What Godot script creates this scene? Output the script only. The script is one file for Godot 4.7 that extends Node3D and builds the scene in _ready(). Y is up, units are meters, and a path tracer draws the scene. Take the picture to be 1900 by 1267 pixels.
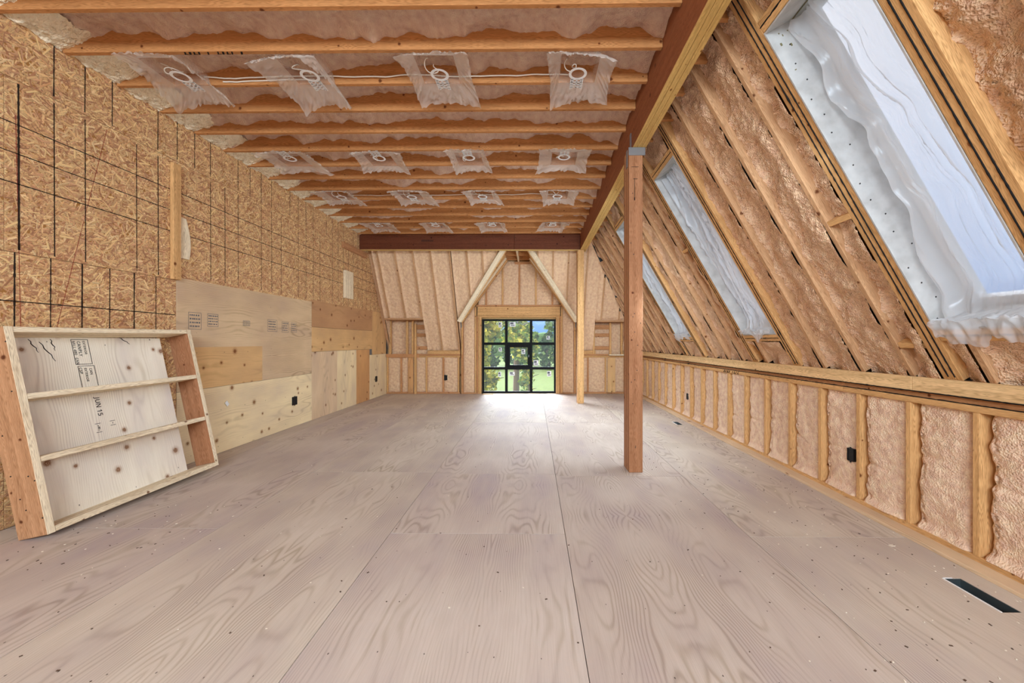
extends Node3D
# Unfinished attic. World: x to the right, y up, depth runs along -z. q(X, Y, Z) takes depth as a positive third number.

const NEAR := 0.1
const HEAD := 1.3            # lens height
const LEFT := -3.66          # face of the left wall
const JOIST := 3.54          # underside of the ceiling joists
const BACK := 9.85           # depth of the far wall
const FRONT := -3.4          # depth of the wall behind the camera
const STEP := 0.3975         # joist spacing
const SKY_SILL := 1.37
const SKY_HEAD := 3.17

var M := {}
var rng := RandomNumberGenerator.new()
var na := FastNoiseLite.new()
var nb := FastNoiseLite.new()
var nc := FastNoiseLite.new()
var one := FastNoiseLite.new()
var used := {}


func q(x: float, y: float, z: float) -> Vector3:
	return Vector3(x, y, -z)


func _ready() -> void:
	rng.seed = 4711
	set_camera()
	set_light()
	set_noise()
	set_materials()
	build_floor()
	build_left_wall()
	build_front_wall()
	build_right_wall()
	build_right_slope()
	build_ceiling()
	build_back_wall()
	build_skylights()
	build_back_window()
	build_beams()
	build_frame()
	build_wall_blocks()
	build_housings()
	build_wiring()
	build_boxes()
	build_vents()
	build_debris()
	build_garden()


# ---------------------------------------------------------------- camera and light
func set_camera() -> void:
	var cam := Camera3D.new()
	cam.name = "camera"
	cam.projection = Camera3D.PROJECTION_FRUSTUM
	cam.keep_aspect = Camera3D.KEEP_HEIGHT
	cam.near = NEAR
	cam.far = 400.0
	cam.size = NEAR * 1267.0 / 735.0
	cam.frustum_offset = Vector2(-39.5 / 735.0 * NEAR, 0.0)
	cam.position = Vector3(0, HEAD, 0)
	add_child(cam)
	cam.current = true


func area(called: String, at: Vector3, towards: Vector3, upward: Vector3, size: Vector2, radiance: float, color: Color) -> void:
	var l := AreaLight3D.new()
	l.name = called
	l.area_size = size
	l.area_normalize_energy = false
	l.light_energy = radiance / PI
	l.light_color = color
	l.shadow_enabled = true
	l.area_range = 30.0
	add_child(l)
	l.look_at_from_position(at, at + towards, upward)


func set_light() -> void:
	var e := Environment.new()
	e.background_mode = Environment.BG_SKY
	var sky := Sky.new()
	var m := ProceduralSkyMaterial.new()
	m.sky_top_color = Color(0.97, 0.98, 1.0)
	m.sky_horizon_color = Color(0.36, 0.55, 0.79)
	m.ground_horizon_color = Color(0.55, 0.60, 0.55)
	m.ground_bottom_color = Color(0.30, 0.33, 0.25)
	m.sky_curve = 0.35
	m.sky_energy_multiplier = 1.0
	sky.sky_material = m
	e.sky = sky
	e.tonemap_mode = Environment.TONE_MAPPER_LINEAR
	e.tonemap_exposure = 1.8
	e.sdfgi_enabled = true
	e.ssao_enabled = true
	e.ssil_enabled = true
	var w := WorldEnvironment.new()
	w.name = "world_environment"
	w.environment = e
	add_child(w)
	var sun := DirectionalLight3D.new()
	sun.name = "sun"
	sun.light_energy = 0.5
	sun.light_color = Color(1.0, 0.95, 0.86)
	sun.light_angular_distance = 0.6
	sun.shadow_enabled = true
	sun.sky_mode = DirectionalLight3D.SKY_MODE_LIGHT_ONLY
	add_child(sun)
	sun.look_at_from_position(Vector3.ZERO, Vector3(0.62, -0.66, -0.42), Vector3.UP)
	# added broad fill lamp shining in from the far window side
	var far_fill := DirectionalLight3D.new()
	far_fill.name = "far_window_fill"
	far_fill.light_energy = 4.4
	far_fill.light_color = Color(0.9, 0.95, 1.0)
	far_fill.light_angular_distance = 55.0
	far_fill.shadow_enabled = true
	far_fill.sky_mode = DirectionalLight3D.SKY_MODE_LIGHT_ONLY
	add_child(far_fill)
	far_fill.look_at_from_position(Vector3.ZERO, Vector3(0.36, -0.56, 0.76), Vector3.UP)
	# added fill lamps by each skylight (the last two invented, behind the camera) and front opening
	var inward := Vector3(-0.866, -0.5, 0)
	for s in skylights():
		var mid: Vector3 = slope_at((s[0] + s[1]) / 2, 0.5 * (SKY_SILL + SKY_HEAD), 0.36)
		if s[0] < 0:
			area("skylight_fill_lamp", mid, inward, Vector3(0, 0, 1), Vector2(s[1] - s[0] + 0.1, 2.2), s[2], Color(0.86, 0.94, 1.0))
		elif s[2] > 0.0:
			# added fill lamp hung inside the room, its back to the lens
			area("skylight_fill_lamp", slope_at((s[0] + s[1]) / 2, 2.3, -0.6), s[3], Vector3(0.4, 0.9, 0.1), Vector2(0.55, 1.3), s[2], Color(0.86, 0.94, 1.0))
	area("front_fill_lamp", q(-0.3, 2.82, FRONT + 0.1), Vector3(0, -0.1, -1), Vector3.UP, Vector2(3.8, 1.15), 20.0, Color(0.86, 0.94, 1.0))


func skylights() -> Array:
	# [near edge, far edge, brightness of its added fill lamp, aim]; the last two skylights are invented, unseen
	return [[1.82, 2.41, 2.0, Vector3(-0.3, -0.35, -0.89)], [3.98, 4.60, 13.0, Vector3(-0.6, -0.5, -0.62)], [6.12, 6.72, 14.0, Vector3(-0.7, -0.6, -0.4)], [-0.35, 0.25, 19.0], [-2.5, -1.9, 18.0]]


# ---------------------------------------------------------------- the mesh maker
class Shape:
	var v := PackedVector3Array()
	var n := PackedVector3Array()
	var t := PackedVector2Array()
	var c := PackedColorArray()
	var i := PackedInt32Array()

	func tri(a: Vector3, b: Vector3, d: Vector3, up: Vector3, ua := Vector2.ZERO, ub := Vector2.ZERO, ud := Vector2.ZERO) -> void:
		var k := v.size()
		v.append(a); v.append(b); v.append(d)
		for x in 3:
			n.append(up)
		t.append(ua); t.append(ub); t.append(ud)
		if (b - a).cross(d - a).dot(up) > 0:
			i.append(k); i.append(k + 2); i.append(k + 1)
		else:
			i.append(k); i.append(k + 1); i.append(k + 2)

	func quad(a: Vector3, b: Vector3, d: Vector3, e: Vector3, up: Vector3, ta := Vector2(0, 0), tb := Vector2(1, 0), td := Vector2(1, 1), te := Vector2(0, 1)) -> void:
		var k := v.size()
		v.append(a); v.append(b); v.append(d); v.append(e)
		for x in 4:
			n.append(up)
		t.append(ta); t.append(tb); t.append(td); t.append(te)
		if (b - a).cross(d - a).dot(up) > 0:
			for x in [0, 2, 1, 0, 3, 2]:
				i.append(k + x)
		else:
			for x in [0, 1, 2, 0, 2, 3]:
				i.append(k + x)

	# a bevelled box: centre, three unit axes and half sizes; the grain runs along the first axis, textures are laid in metres
	func box(mid: Vector3, ax: Array, h: Array, bevel := 0.002, shift := Vector2.ZERO) -> void:
		var c0: float = minf(bevel, minf(h[0], minf(h[1], h[2])) * 0.45)
		var lay := func(p: Vector3, face: int) -> Vector2:
			var d := p - mid
			if face == 0:
				return Vector2(d.dot(ax[1]) * 0.35, d.dot(ax[2])) + shift
			if face == 1:
				return Vector2(d.dot(ax[0]), d.dot(ax[2])) + shift + Vector2(0, 0.21)
			return Vector2(d.dot(ax[0]), d.dot(ax[1])) + shift
		for f in 3:
			var j := (f + 1) % 3
			var k := (f + 2) % 3
			var e0: Vector3 = ax[f]
			var e1: Vector3 = ax[j]
			var e2: Vector3 = ax[k]
			for s in [-1.0, 1.0]:
				var o: Vector3 = mid + e0 * (s * h[f])
				var a1: Vector3 = e1 * (h[j] - c0)
				var a2: Vector3 = e2 * (h[k] - c0)
				var p := [o - a1 - a2, o + a1 - a2, o + a1 + a2, o - a1 + a2]
				quad(p[0], p[1], p[2], p[3], e0 * s, lay.call(p[0], f), lay.call(p[1], f), lay.call(p[2], f), lay.call(p[3], f))
			if c0 < 0.0004:
				continue
			for s1 in [-1.0, 1.0]:
				for s2 in [-1.0, 1.0]:
					var a0: Vector3 = e0 * (h[f] - c0)
					var b1: Vector3 = mid + e1 * (s1 * h[j]) + e2 * (s2 * (h[k] - c0))
					var b2: Vector3 = mid + e1 * (s1 * (h[j] - c0)) + e2 * (s2 * h[k])
					var up: Vector3 = (e1 * s1 + e2 * s2).normalized()
					var w := 1 if f != 1 else 2
					quad(b1 - a0, b1 + a0, b2 + a0, b2 - a0, up, lay.call(b1 - a0, w), lay.call(b1 + a0, w), lay.call(b2 + a0, w), lay.call(b2 - a0, w))
		if c0 >= 0.0004:
			for s0 in [-1.0, 1.0]:
				for s1 in [-1.0, 1.0]:
					for s2 in [-1.0, 1.0]:
						var e := [ax[0] * s0, ax[1] * s1, ax[2] * s2]
						var m: Vector3 = mid + e[0] * (h[0] - c0) + e[1] * (h[1] - c0) + e[2] * (h[2] - c0)
						tri(m + e[0] * c0, m + e[1] * c0, m + e[2] * c0, (e[0] + e[1] + e[2]).normalized(), shift, shift, shift)

	func grid(nu: int, nv: int, at: Callable, towards: Vector3, lay := Vector2(1, 1)) -> void:
		var k := v.size()
		var p := PackedVector3Array()
		p.resize((nu + 1) * (nv + 1))
		for b in nv + 1:
			for a in nu + 1:
				p[b * (nu + 1) + a] = at.call(float(a) / nu, float(b) / nv)
		var sum := 0.0
		var w := nu + 1
		var normals := PackedVector3Array()
		normals.resize(p.size())
		for b in nv + 1:
			for a in w:
				var du := p[b * w + mini(a + 1, nu)] - p[b * w + maxi(a - 1, 0)]
				var dv := p[mini(b + 1, nv) * w + a] - p[maxi(b - 1, 0) * w + a]
				var m := du.cross(dv)
				normals[b * w + a] = m.normalized() if m.length_squared() > 1e-16 else towards
				sum += m.dot(towards)
		var turn := 1.0 if sum >= 0 else -1.0
		for b in nv + 1:
			for a in w:
				n.append(normals[b * w + a] * turn)
				t.append(Vector2(a * lay.x / nu, b * lay.y / nv))
		v.append_array(p)
		for b in nv:
			for a in nu:
				var o := k + b * w + a
				if turn > 0:
					for x in [o, o + w + 1, o + 1, o, o + w, o + w + 1]:
						i.append(x)
				else:
					for x in [o, o + 1, o + w + 1, o, o + w + 1, o + w]:
						i.append(x)

	# a round bar through points, each with its own radius
	func tube(points: Array, radii: Array, sides := 8, capped := true) -> void:
		var k := v.size()
		var side := Vector3.ZERO
		for a in points.size():
			var d: Vector3 = ((points[mini(a + 1, points.size() - 1)] as Vector3) - (points[maxi(a - 1, 0)] as Vector3)).normalized()
			if side == Vector3.ZERO:
				side = d.cross(Vector3.UP if absf(d.y) < 0.9 else Vector3.RIGHT).normalized()
			side = (side - d * side.dot(d)).normalized()
			var other := d.cross(side)
			for b in sides + 1:
				var ang := TAU * b / sides
				var r := side * cos(ang) + other * sin(ang)
				v.append(points[a] + r * radii[a])
				n.append(r)
				t.append(Vector2(a * 0.1, float(b) / sides * 0.1))
		for a in points.size() - 1:
			for b in sides:
				var o := k + a * (sides + 1) + b
				for x in [o, o + sides + 1, o + sides + 2, o, o + sides + 2, o + 1]:
					i.append(x)
		if capped:
			for end in [0, points.size() - 1]:
				var p0: Vector3 = points[end]
				var p1: Vector3 = points[1 if end == 0 else end - 1]
				var up: Vector3 = (p0 - p1).normalized()
				for b in sides:
					var o: int = k + end * (sides + 1) + b
					tri(p0, v[o], v[o + 1], up)

	func mesh() -> ArrayMesh:
		var a := []
		a.resize(Mesh.ARRAY_MAX)
		a[Mesh.ARRAY_VERTEX] = v
		a[Mesh.ARRAY_NORMAL] = n
		a[Mesh.ARRAY_TEX_UV] = t
		if c.size() == v.size() and c.size() > 0:
			a[Mesh.ARRAY_COLOR] = c
		a[Mesh.ARRAY_INDEX] = i
		var m := ArrayMesh.new()
		m.add_surface_from_arrays(Mesh.PRIMITIVE_TRIANGLES, a)
		return m


func numbered(called: String) -> String:
	used[called] = used.get(called, -1) + 1
	return called if used[called] == 0 else "%s_%03d" % [called, used[called]]


func put(s: Shape, called: String, m: Material, parent: Node = self, kind := "") -> MeshInstance3D:
	var o := MeshInstance3D.new()
	o.name = numbered(called) if parent == self else called
	var off := Vector3.ZERO
	if parent != self:
		var up := parent
		while up != self:
			off += (up as Node3D).position
			up = up.get_parent()
	if off != Vector3.ZERO:
		for a in s.v.size():
			s.v[a] -= off
	o.mesh = s.mesh()
	o.material_override = m
	if kind:
		o.set_meta("kind", kind)
	parent.add_child(o, true)
	return o


func tag(o: Node, label: String, category: String, group := "", kind := "") -> Node:
	if label:
		o.set_meta("label", label)
	if category:
		o.set_meta("category", category)
	if group:
		o.set_meta("group", group)
	if kind:
		o.set_meta("kind", kind)
	return o


func thing(called: String, at: Vector3, label: String, category: String, group := "", kind := "") -> Node3D:
	var o := Node3D.new()
	o.name = numbered(called)
	o.position = at
	add_child(o)
	tag(o, label, category, group, kind)
	return o


func setting(called: String) -> Node3D:
	var o := Node3D.new()
	o.name = called
	add_child(o)
	o.set_meta("kind", "structure")
	return o


func any_shift() -> Vector2:
	return Vector2(rng.randf() * 2.0, rng.randf() * 0.6)


# a straight piece of lumber from a to b: w along SIDE, t along the third direction
func bar(parent: Node, called: String, m: Material, a: Vector3, b: Vector3, side: Vector3, w: float, t: float, bevel := 0.002) -> MeshInstance3D:
	var s := Shape.new()
	var d := (b - a).normalized()
	var e1 := (side - d * side.dot(d)).normalized()
	s.box((a + b) / 2, [d, e1, d.cross(e1)], [(b - a).length() / 2, w / 2, t / 2], bevel, any_shift())
	return put(s, called, m, parent)


# an upright box between two corners
func block(parent: Node, called: String, m: Material, lo: Vector3, hi: Vector3, bevel := 0.002, along := 0) -> MeshInstance3D:
	var s := Shape.new()
	var h := (hi - lo).abs() / 2
	var e := [Vector3.RIGHT, Vector3.UP, Vector3.BACK]
	var hh := [h.x, h.y, h.z]
	s.box((lo + hi) / 2, [e[along], e[(along + 1) % 3], e[(along + 2) % 3]], [hh[along], hh[(along + 1) % 3], hh[(along + 2) % 3]], bevel, any_shift())
	return put(s, called, m, parent)


# a lumpy bead of black sealant
func bead(parent: Node, a: Vector3, b: Vector3, r := 0.0045) -> void:
	var s := Shape.new()
	var pts := []
	var rad := []
	var count := maxi(6, int((b - a).length() / 0.02))
	var d := (b - a).normalized()
	var o := d.cross(Vector3(0.3, 0.2, 0.9)).normalized()
	for k in count + 1:
		var p := a.lerp(b, float(k) / count)
		pts.append(p + o * (nb.get_noise_3d(p.x * 60, p.y * 60, p.z * 60) * 0.003))
		var lump := nb.get_noise_3d(p.x * 40 + 9, p.y * 40, p.z * 40)
		rad.append(r * (0.62 + 0.5 * absf(lump) + 1.2 * smoothstep(0.5, 0.8, nb.get_noise_3d(p.x * 5 + 3, p.y * 5, p.z * 5))))
	s.tube(pts, rad, 6)
	put(s, "sealant_bead", M.sealant, parent)


# ---------------------------------------------------------------- materials
func set_noise() -> void:
	for pair in [[na, 11, 1.0, 3], [nb, 23, 1.0, 2], [nc, 37, 1.0, 4], [one, 51, 1.0, 1]]:
		var n: FastNoiseLite = pair[0]
		n.seed = pair[1]
		n.noise_type = FastNoiseLite.TYPE_SIMPLEX_SMOOTH
		n.frequency = pair[2]
		n.fractal_type = FastNoiseLite.FRACTAL_FBM
		n.fractal_octaves = pair[3]


func picture(w: int, h: int, data: PackedByteArray) -> ImageTexture:
	return ImageTexture.create_from_image(Image.create_from_data(w, h, false, Image.FORMAT_RGB8, data))


func knot(data: PackedByteArray, w: int, h: int, cx: float, cy: float, rx: float, ry: float, dark: Color, halo: float) -> void:
	var reach := int(maxf(rx, ry) * (1.0 + halo)) + 2
	for y in range(int(cy) - reach, int(cy) + reach + 1):
		for x in range(int(cx) - reach, int(cx) + reach + 1):
			var dx := (x - cx) / rx
			var dy := (y - cy) / ry
			var d := sqrt(dx * dx + dy * dy) + 0.25 * na.get_noise_2d(x * 0.11, y * 0.11)
			if d > 1.0 + halo:
				continue
			var k := clampf((1.0 - d) * 4.0 + 0.5, 0, 1) * (0.75 + 0.25 * sin(d * 14.0))
			if halo > 0.0:
				k = maxf(k, 0.33 * pow(clampf(1.0 - (d - 1.0) / halo, 0, 1), 1.6) * (1.0 if d > 1.0 else 0.6))
			var o := 3 * (posmod(y, h) * w + posmod(x, w))
			data[o] = int(data[o] * lerpf(1.0, dark.r, k))
			data[o + 1] = int(data[o + 1] * lerpf(1.0, dark.g, k))
			data[o + 2] = int(data[o + 2] * lerpf(1.0, dark.b, k))


# softwood, 2.0 m along the grain by 0.6 m
func lumber_texture() -> ImageTexture:
	var w := 1024
	var h := 384
	var data := PackedByteArray()
	data.resize(w * h * 3)
	for y in h:
		var ym := absf(float(y) / h - 0.5) * 1.2
		for x in w:
			var xm := absf(float(x) / w - 0.5) * 4.0
			var slow := na.get_noise_2d(xm * 0.5, ym * 7.0)
			var ring := 0.5 + 0.5 * sin(TAU * (ym * 70.0 + slow * 7.0))
			var val := 0.96 - 0.13 * ring * ring + 0.09 * slow + 0.10 * nb.get_noise_2d(xm * 7.0, ym * 330.0)
			var o := 3 * (y * w + x)
			data[o] = int(255 * clampf(val, 0, 1))
			data[o + 1] = int(255 * clampf(pow(maxf(val, 0), 1.22), 0, 1))
			data[o + 2] = int(255 * clampf(pow(maxf(val, 0), 1.45), 0, 1))
	for k in 10:
		var r := rng.randf_range(2.0, 6.5)
		knot(data, w, h, rng.randf() * w, rng.randf() * h, r * 1.15, r * 1.5, Color(0.42, 0.26, 0.18), 0.9)
	return picture(w, h, data)


# rotary-cut veneer, 2.44 m along the grain by 1.22 m
func veneer_texture(w: int, h: int, bold: float, bands: float, knots: int, nails: int) -> ImageTexture:
	var data := PackedByteArray()
	data.resize(w * h * 3)
	for y in h:
		var ym := 1.22 * absf(2.0 * y / h - 1.0)
		for x in w:
			var xm := 2.44 * absf(2.0 * x / w - 1.0)
			var slow := one.get_noise_2d(xm * 0.5, ym * 2.4) + 0.12 * one.get_noise_2d(xm * 2.2 + 31.0, ym * 8.0)
			var ring := 0.5 + 0.5 * sin(TAU * (slow * bands + ym * 34.0))
			ring = ring * ring * ring
			var fib := nb.get_noise_2d(xm * 5.0, ym * 300.0)
			var blot := na.get_noise_2d(xm * 0.9 + 40.0, ym * 2.2)
			var strength := bold * clampf(0.45 + 1.3 * nc.get_noise_2d(xm * 1.1, ym * 2.0 + 70.0), 0.12, 1.0)
			var val := 0.96 - strength * ring - 0.06 * bold * 5.0 * absf(fib) - 0.07 * bold * 5.0 * absf(nb.get_noise_2d(xm * 1.2 + 9.0, ym * 90.0)) + 0.07 * blot
			var o := 3 * (y * w + x)
			data[o] = int(255 * clampf(val, 0, 1))
			data[o + 1] = int(255 * clampf(pow(maxf(val, 0), 1.18), 0, 1))
			data[o + 2] = int(255 * clampf(pow(maxf(val, 0), 1.34 + 0.5 * blot), 0, 1))
	for k in knots:
		var r := rng.randf_range(3.0, 6.0) * h / 1280.0
		knot(data, w, h, rng.randf() * w, rng.randf() * h, r * float(w) / h, r * 2.0, Color(0.5, 0.33, 0.22), 1.6)
	for k in nails:
		var r := rng.randf_range(1.2, 2.0)
		knot(data, w, h, (k % 12 + 0.5) * w / 12.0 + rng.randf_range(-9, 9), (k / 12 + 0.5) * h / (nails / 12.0) + rng.randf_range(-7, 7), r, r * 1.2, Color(0.35, 0.32, 0.30), 0.0)
	return picture(w, h, data)


# pressed strands, 1.8 m square
func strand_texture() -> ImageTexture:
	var w := 1024
	var data := PackedByteArray()
	data.resize(w * w * 3)
	for k in w * w:
		data[3 * k] = 165; data[3 * k + 1] = 118; data[3 * k + 2] = 68
	var tones := [Color8(214, 166, 112), Color8(200, 148, 98), Color8(218, 174, 122), Color8(196, 140, 94), Color8(206, 158, 108), Color8(178, 118, 80), Color8(228, 190, 140), Color8(202, 146, 106), Color8(162, 104, 70)]
	var cover := PackedByteArray()
	for k in 15000:
		var tone: Color = tones[mini(8, int(rng.randf() * 9.0))]
		tone = Color(minf(1.0, tone.r + 0.075), tone.g + 0.10, tone.b + 0.115).lightened(rng.randf() * 0.08).darkened(rng.randf() * 0.12)
		if k > 14800:
			tone = Color8(236, 206, 156)
		var ang := rng.randfn(0.3, 0.85)
		var long := rng.randf_range(18, 62)
		var wide := rng.randf_range(2.0, 8.5)
		var cx := rng.randf() * w
		var cy := rng.randf() * w
		var dx := cos(ang)
		var dy := sin(ang)
		var steps := int(long / 0.8)
		var across := int(wide / 0.8) + 1
		for a in steps:
			var sx := cx + dx * a * 0.8
			var sy := cy + dy * a * 0.8
			var rag := int(2.0 * absf(sin(a * 0.7 + k))) if a < 5 or a > steps - 6 else 0
			for b in range(rag, across - rag):
				var o := 3 * ((int(sy + dx * b * 0.8) & 1023) * 1024 + (int(sx - dy * b * 0.8) & 1023))
				var f := 0.74 if b == 0 else (1.04 if b == across - 1 else 1.0)  # one edge darkened, the other lightened: relief shading painted into each strand
				f *= 1.0 + 0.05 * sin(b * 2.1 + k)
				data[o] = mini(255, int(tone.r8 * f)); data[o + 1] = mini(255, int(tone.g8 * f)); data[o + 2] = mini(255, int(tone.b8 * f))
	return picture(w, w, data)


func noise_texture(size: int, freq: float, kind: int, octaves: int, ramp: Array = [], at := 5) -> NoiseTexture2D:
	var n := FastNoiseLite.new()
	n.seed = at
	n.noise_type = kind
	n.frequency = freq
	n.fractal_type = FastNoiseLite.FRACTAL_FBM
	n.fractal_octaves = octaves
	if kind == FastNoiseLite.TYPE_CELLULAR:
		n.cellular_return_type = FastNoiseLite.RETURN_DISTANCE
		n.cellular_jitter = 1.0
	var t := NoiseTexture2D.new()
	t.width = size
	t.height = size
	t.seamless = true
	t.noise = n
	if ramp:
		var g := Gradient.new()
		g.offsets = PackedFloat32Array(ramp[0])
		g.colors = PackedColorArray(ramp[1])
		t.color_ramp = g
	return t


func flat(color: Color, rough := 0.7, spec := 0.4) -> StandardMaterial3D:
	var m := StandardMaterial3D.new()
	m.albedo_color = color
	m.roughness = rough
	m.metallic_specular = spec
	return m


func grained(t: Texture2D, color: Color, size: Vector2, rough := 0.75, spec := 0.3) -> StandardMaterial3D:
	var m := flat(color, rough, spec)
	m.albedo_texture = t
	m.uv1_scale = Vector3(1.0 / size.x, 1.0 / size.y, 1)
	return m


func foam(color: Color, colors: Texture2D, relief: Texture2D, height: float) -> StandardMaterial3D:
	var m := flat(color, 0.8, 0.3)
	m.albedo_texture = colors
	m.uv1_triplanar = true
	m.uv1_world_triplanar = true
	m.uv1_scale = Vector3(1.6, 1.6, 1.6)
	m.heightmap_enabled = true
	m.heightmap_texture = relief
	m.heightmap_scale = height
	return m


func film(alpha: float, color: Color, through: float) -> StandardMaterial3D:
	var m := flat(color, 0.28, 0.62)
	m.albedo_color = Color(color, alpha)
	m.transparency = BaseMaterial3D.TRANSPARENCY_ALPHA
	m.cull_mode = BaseMaterial3D.CULL_DISABLED
	m.backlight_enabled = true
	m.backlight = Color(through, through, through)
	return m


func set_materials() -> void:
	var lum := lumber_texture()
	var floor_t := veneer_texture(2048, 2048, 0.115, 6.0, 0, 150)
	var ply := veneer_texture(1280, 1280, 0.085, 5.0, 90, 72)
	var osb := strand_texture()
	var two := Vector2(2.0, 0.6)
	var sheet := Vector2(4.88, 2.44)
	M.joist = grained(lum, Color8(206, 146, 92), two)
	M.stud = grained(lum, Color8(230, 182, 124), two)
	M.post = grained(lum, Color8(180, 128, 92), two)
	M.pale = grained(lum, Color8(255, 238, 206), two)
	M.rafter = grained(lum, Color8(214, 170, 128), two)
	M.warm = grained(lum, Color8(212, 156, 108), two)
	M.beam = grained(lum, Color8(156, 94, 60), two, 0.6, 0.35)
	M.beam_dark = grained(lum, Color8(112, 60, 36), two, 0.6, 0.3)
	M.warm_post = grained(lum, Color8(200, 146, 104), two)
	M.ply_edge = grained(lum, Color8(232, 196, 124), Vector2(2.0, 0.25))
	M.floor = grained(floor_t, Color8(214, 199, 188), sheet, 0.62, 0.35)
	M.floor_b = grained(floor_t, Color8(208, 192, 180), sheet, 0.62, 0.35)
	M.floor_c = grained(floor_t, Color8(216, 202, 188), sheet, 0.62, 0.35)
	M.osb = grained(osb, Color8(255, 248, 232), Vector2(1.8, 1.8), 0.75)
	M.ply_grey = grained(floor_t, Color8(228, 198, 160), sheet)
	M.ply_pale = grained(ply, Color8(255, 232, 188), sheet)
	M.ply_white = grained(ply, Color8(255, 246, 230), sheet)
	M.ply_orange = grained(ply, Color8(228, 174, 118), sheet)
	M.ply_dark = grained(ply, Color8(206, 158, 114), sheet)
	M.ply_honey = grained(ply, Color8(234, 190, 134), sheet)
	M.ply_dust = grained(ply, Color8(236, 206, 170), sheet)
	var cells := noise_texture(512, 0.065, FastNoiseLite.TYPE_CELLULAR, 3)
	var grains := noise_texture(512, 0.11, FastNoiseLite.TYPE_CELLULAR, 2)
	var soft := noise_texture(512, 0.016, FastNoiseLite.TYPE_SIMPLEX_SMOOTH, 4, [[0.0, 0.35, 0.7, 1.0], [Color8(212, 176, 158), Color8(232, 200, 178), Color8(242, 216, 190), Color8(252, 234, 208)]])
	M.foam = foam(Color8(248, 234, 216), soft, grains, 1.8)
	M.foam_ceiling = foam(Color8(228, 222, 222), soft, grains, 0.9)
	M.foam_back = foam(Color8(252, 241, 221), soft, cells, 1.2)
	M.foam_wall = foam(Color8(255, 249, 240), soft, grains, 0.8)
	M.sealant = flat(Color8(24, 22, 22), 0.7, 0.3)
	M.white_board = grained(noise_texture(256, 0.02, FastNoiseLite.TYPE_SIMPLEX_SMOOTH, 4, [[0.0, 0.5, 1.0], [Color8(205, 203, 200), Color8(226, 225, 223), Color8(240, 240, 238)]]), Color8(214, 212, 210), Vector2(0.8, 0.8), 0.6)
	M.sash = flat(Color8(232, 234, 236), 0.4)
	M.film = film(0.56, Color8(232, 235, 240), 0.8)
	M.housing = film(0.5, Color8(246, 236, 226), 0.8)
	M.housing_wall = film(0.2, Color8(240, 230, 220), 0.6)
	M.housing.metallic_specular = 0.8
	M.ring = flat(Color8(240, 240, 240), 0.45, 0.5)
	M.wire = flat(Color8(226, 216, 202), 0.5)
	M.black_frame = flat(Color8(24, 25, 26), 0.5, 0.2)
	M.black = flat(Color8(20, 19, 19), 0.55, 0.4)
	M.ink = flat(Color8(44, 38, 36), 0.8, 0.2)
	M.steel = flat(Color8(150, 152, 155), 0.42, 0.5)
	M.steel.metallic = 0.85
	M.duct = flat(Color8(120, 130, 132), 0.35, 0.5)
	M.duct.metallic = 0.8
	M.glass = flat(Color(0.9, 0.95, 0.95, 0.06), 0.03, 0.1)
	M.glass.transparency = BaseMaterial3D.TRANSPARENCY_ALPHA
	M.paper = flat(Color8(238, 238, 236), 0.7)
	M.grey_print = flat(Color8(96, 100, 108), 0.7)
	M.chalk_black = flat(Color8(52, 42, 36), 0.9, 0.2)
	M.chalk_red = flat(Color8(150, 62, 52), 0.9, 0.2)
	M.crumb = flat(Color8(232, 220, 202), 0.9)
	M.mold = flat(Color8(120, 110, 78), 0.9)
	M.nail = flat(Color8(40, 36, 34), 0.5)
	M.outer = flat(Color8(120, 118, 116), 0.9)
	M.hill = flat(Color8(74, 100, 56), 0.95, 0.2)
	M.rim = grained(lum, Color8(250, 214, 160), two)
	M.grit = flat(Color8(92, 72, 58), 0.9)
	M.shaded_tan_board = grained(lum, Color8(204, 156, 116), two)  # darker tone paints shade onto the near side board of the frame
	var pale_soft := noise_texture(512, 0.02, FastNoiseLite.TYPE_SIMPLEX_SMOOTH, 4, [[0.0, 0.5, 1.0], [Color8(234, 216, 192), Color8(248, 236, 214), Color8(255, 250, 234)]], 8)
	M.foam_cream = foam(Color8(255, 250, 240), pale_soft, cells, 2.0)
	M.shaded_dark_board = grained(lum, Color8(182, 128, 92), two)  # shade on the far side board, put into its colour
	M.bark = flat(Color8(112, 92, 74), 0.9)
	var leaf := flat(Color.WHITE, 0.7, 0.3)
	leaf.vertex_color_use_as_albedo = true
	leaf.backlight_enabled = true
	leaf.backlight = Color(0.35, 0.35, 0.2)
	leaf.cull_mode = BaseMaterial3D.CULL_DISABLED
	M.leaf = leaf
	var lawn := flat(Color8(92, 104, 42), 0.9, 0.2)
	lawn.albedo_texture = noise_texture(512, 0.02, FastNoiseLite.TYPE_SIMPLEX_SMOOTH, 4, [[0.0, 0.5, 1.0], [Color8(180, 190, 150), Color8(230, 235, 200), Color8(255, 250, 215)]], 9)
	lawn.uv1_triplanar = true
	lawn.uv1_world_triplanar = true
	lawn.uv1_scale = Vector3(0.12, 0.12, 0.12)
	M.lawn = lawn


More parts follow.
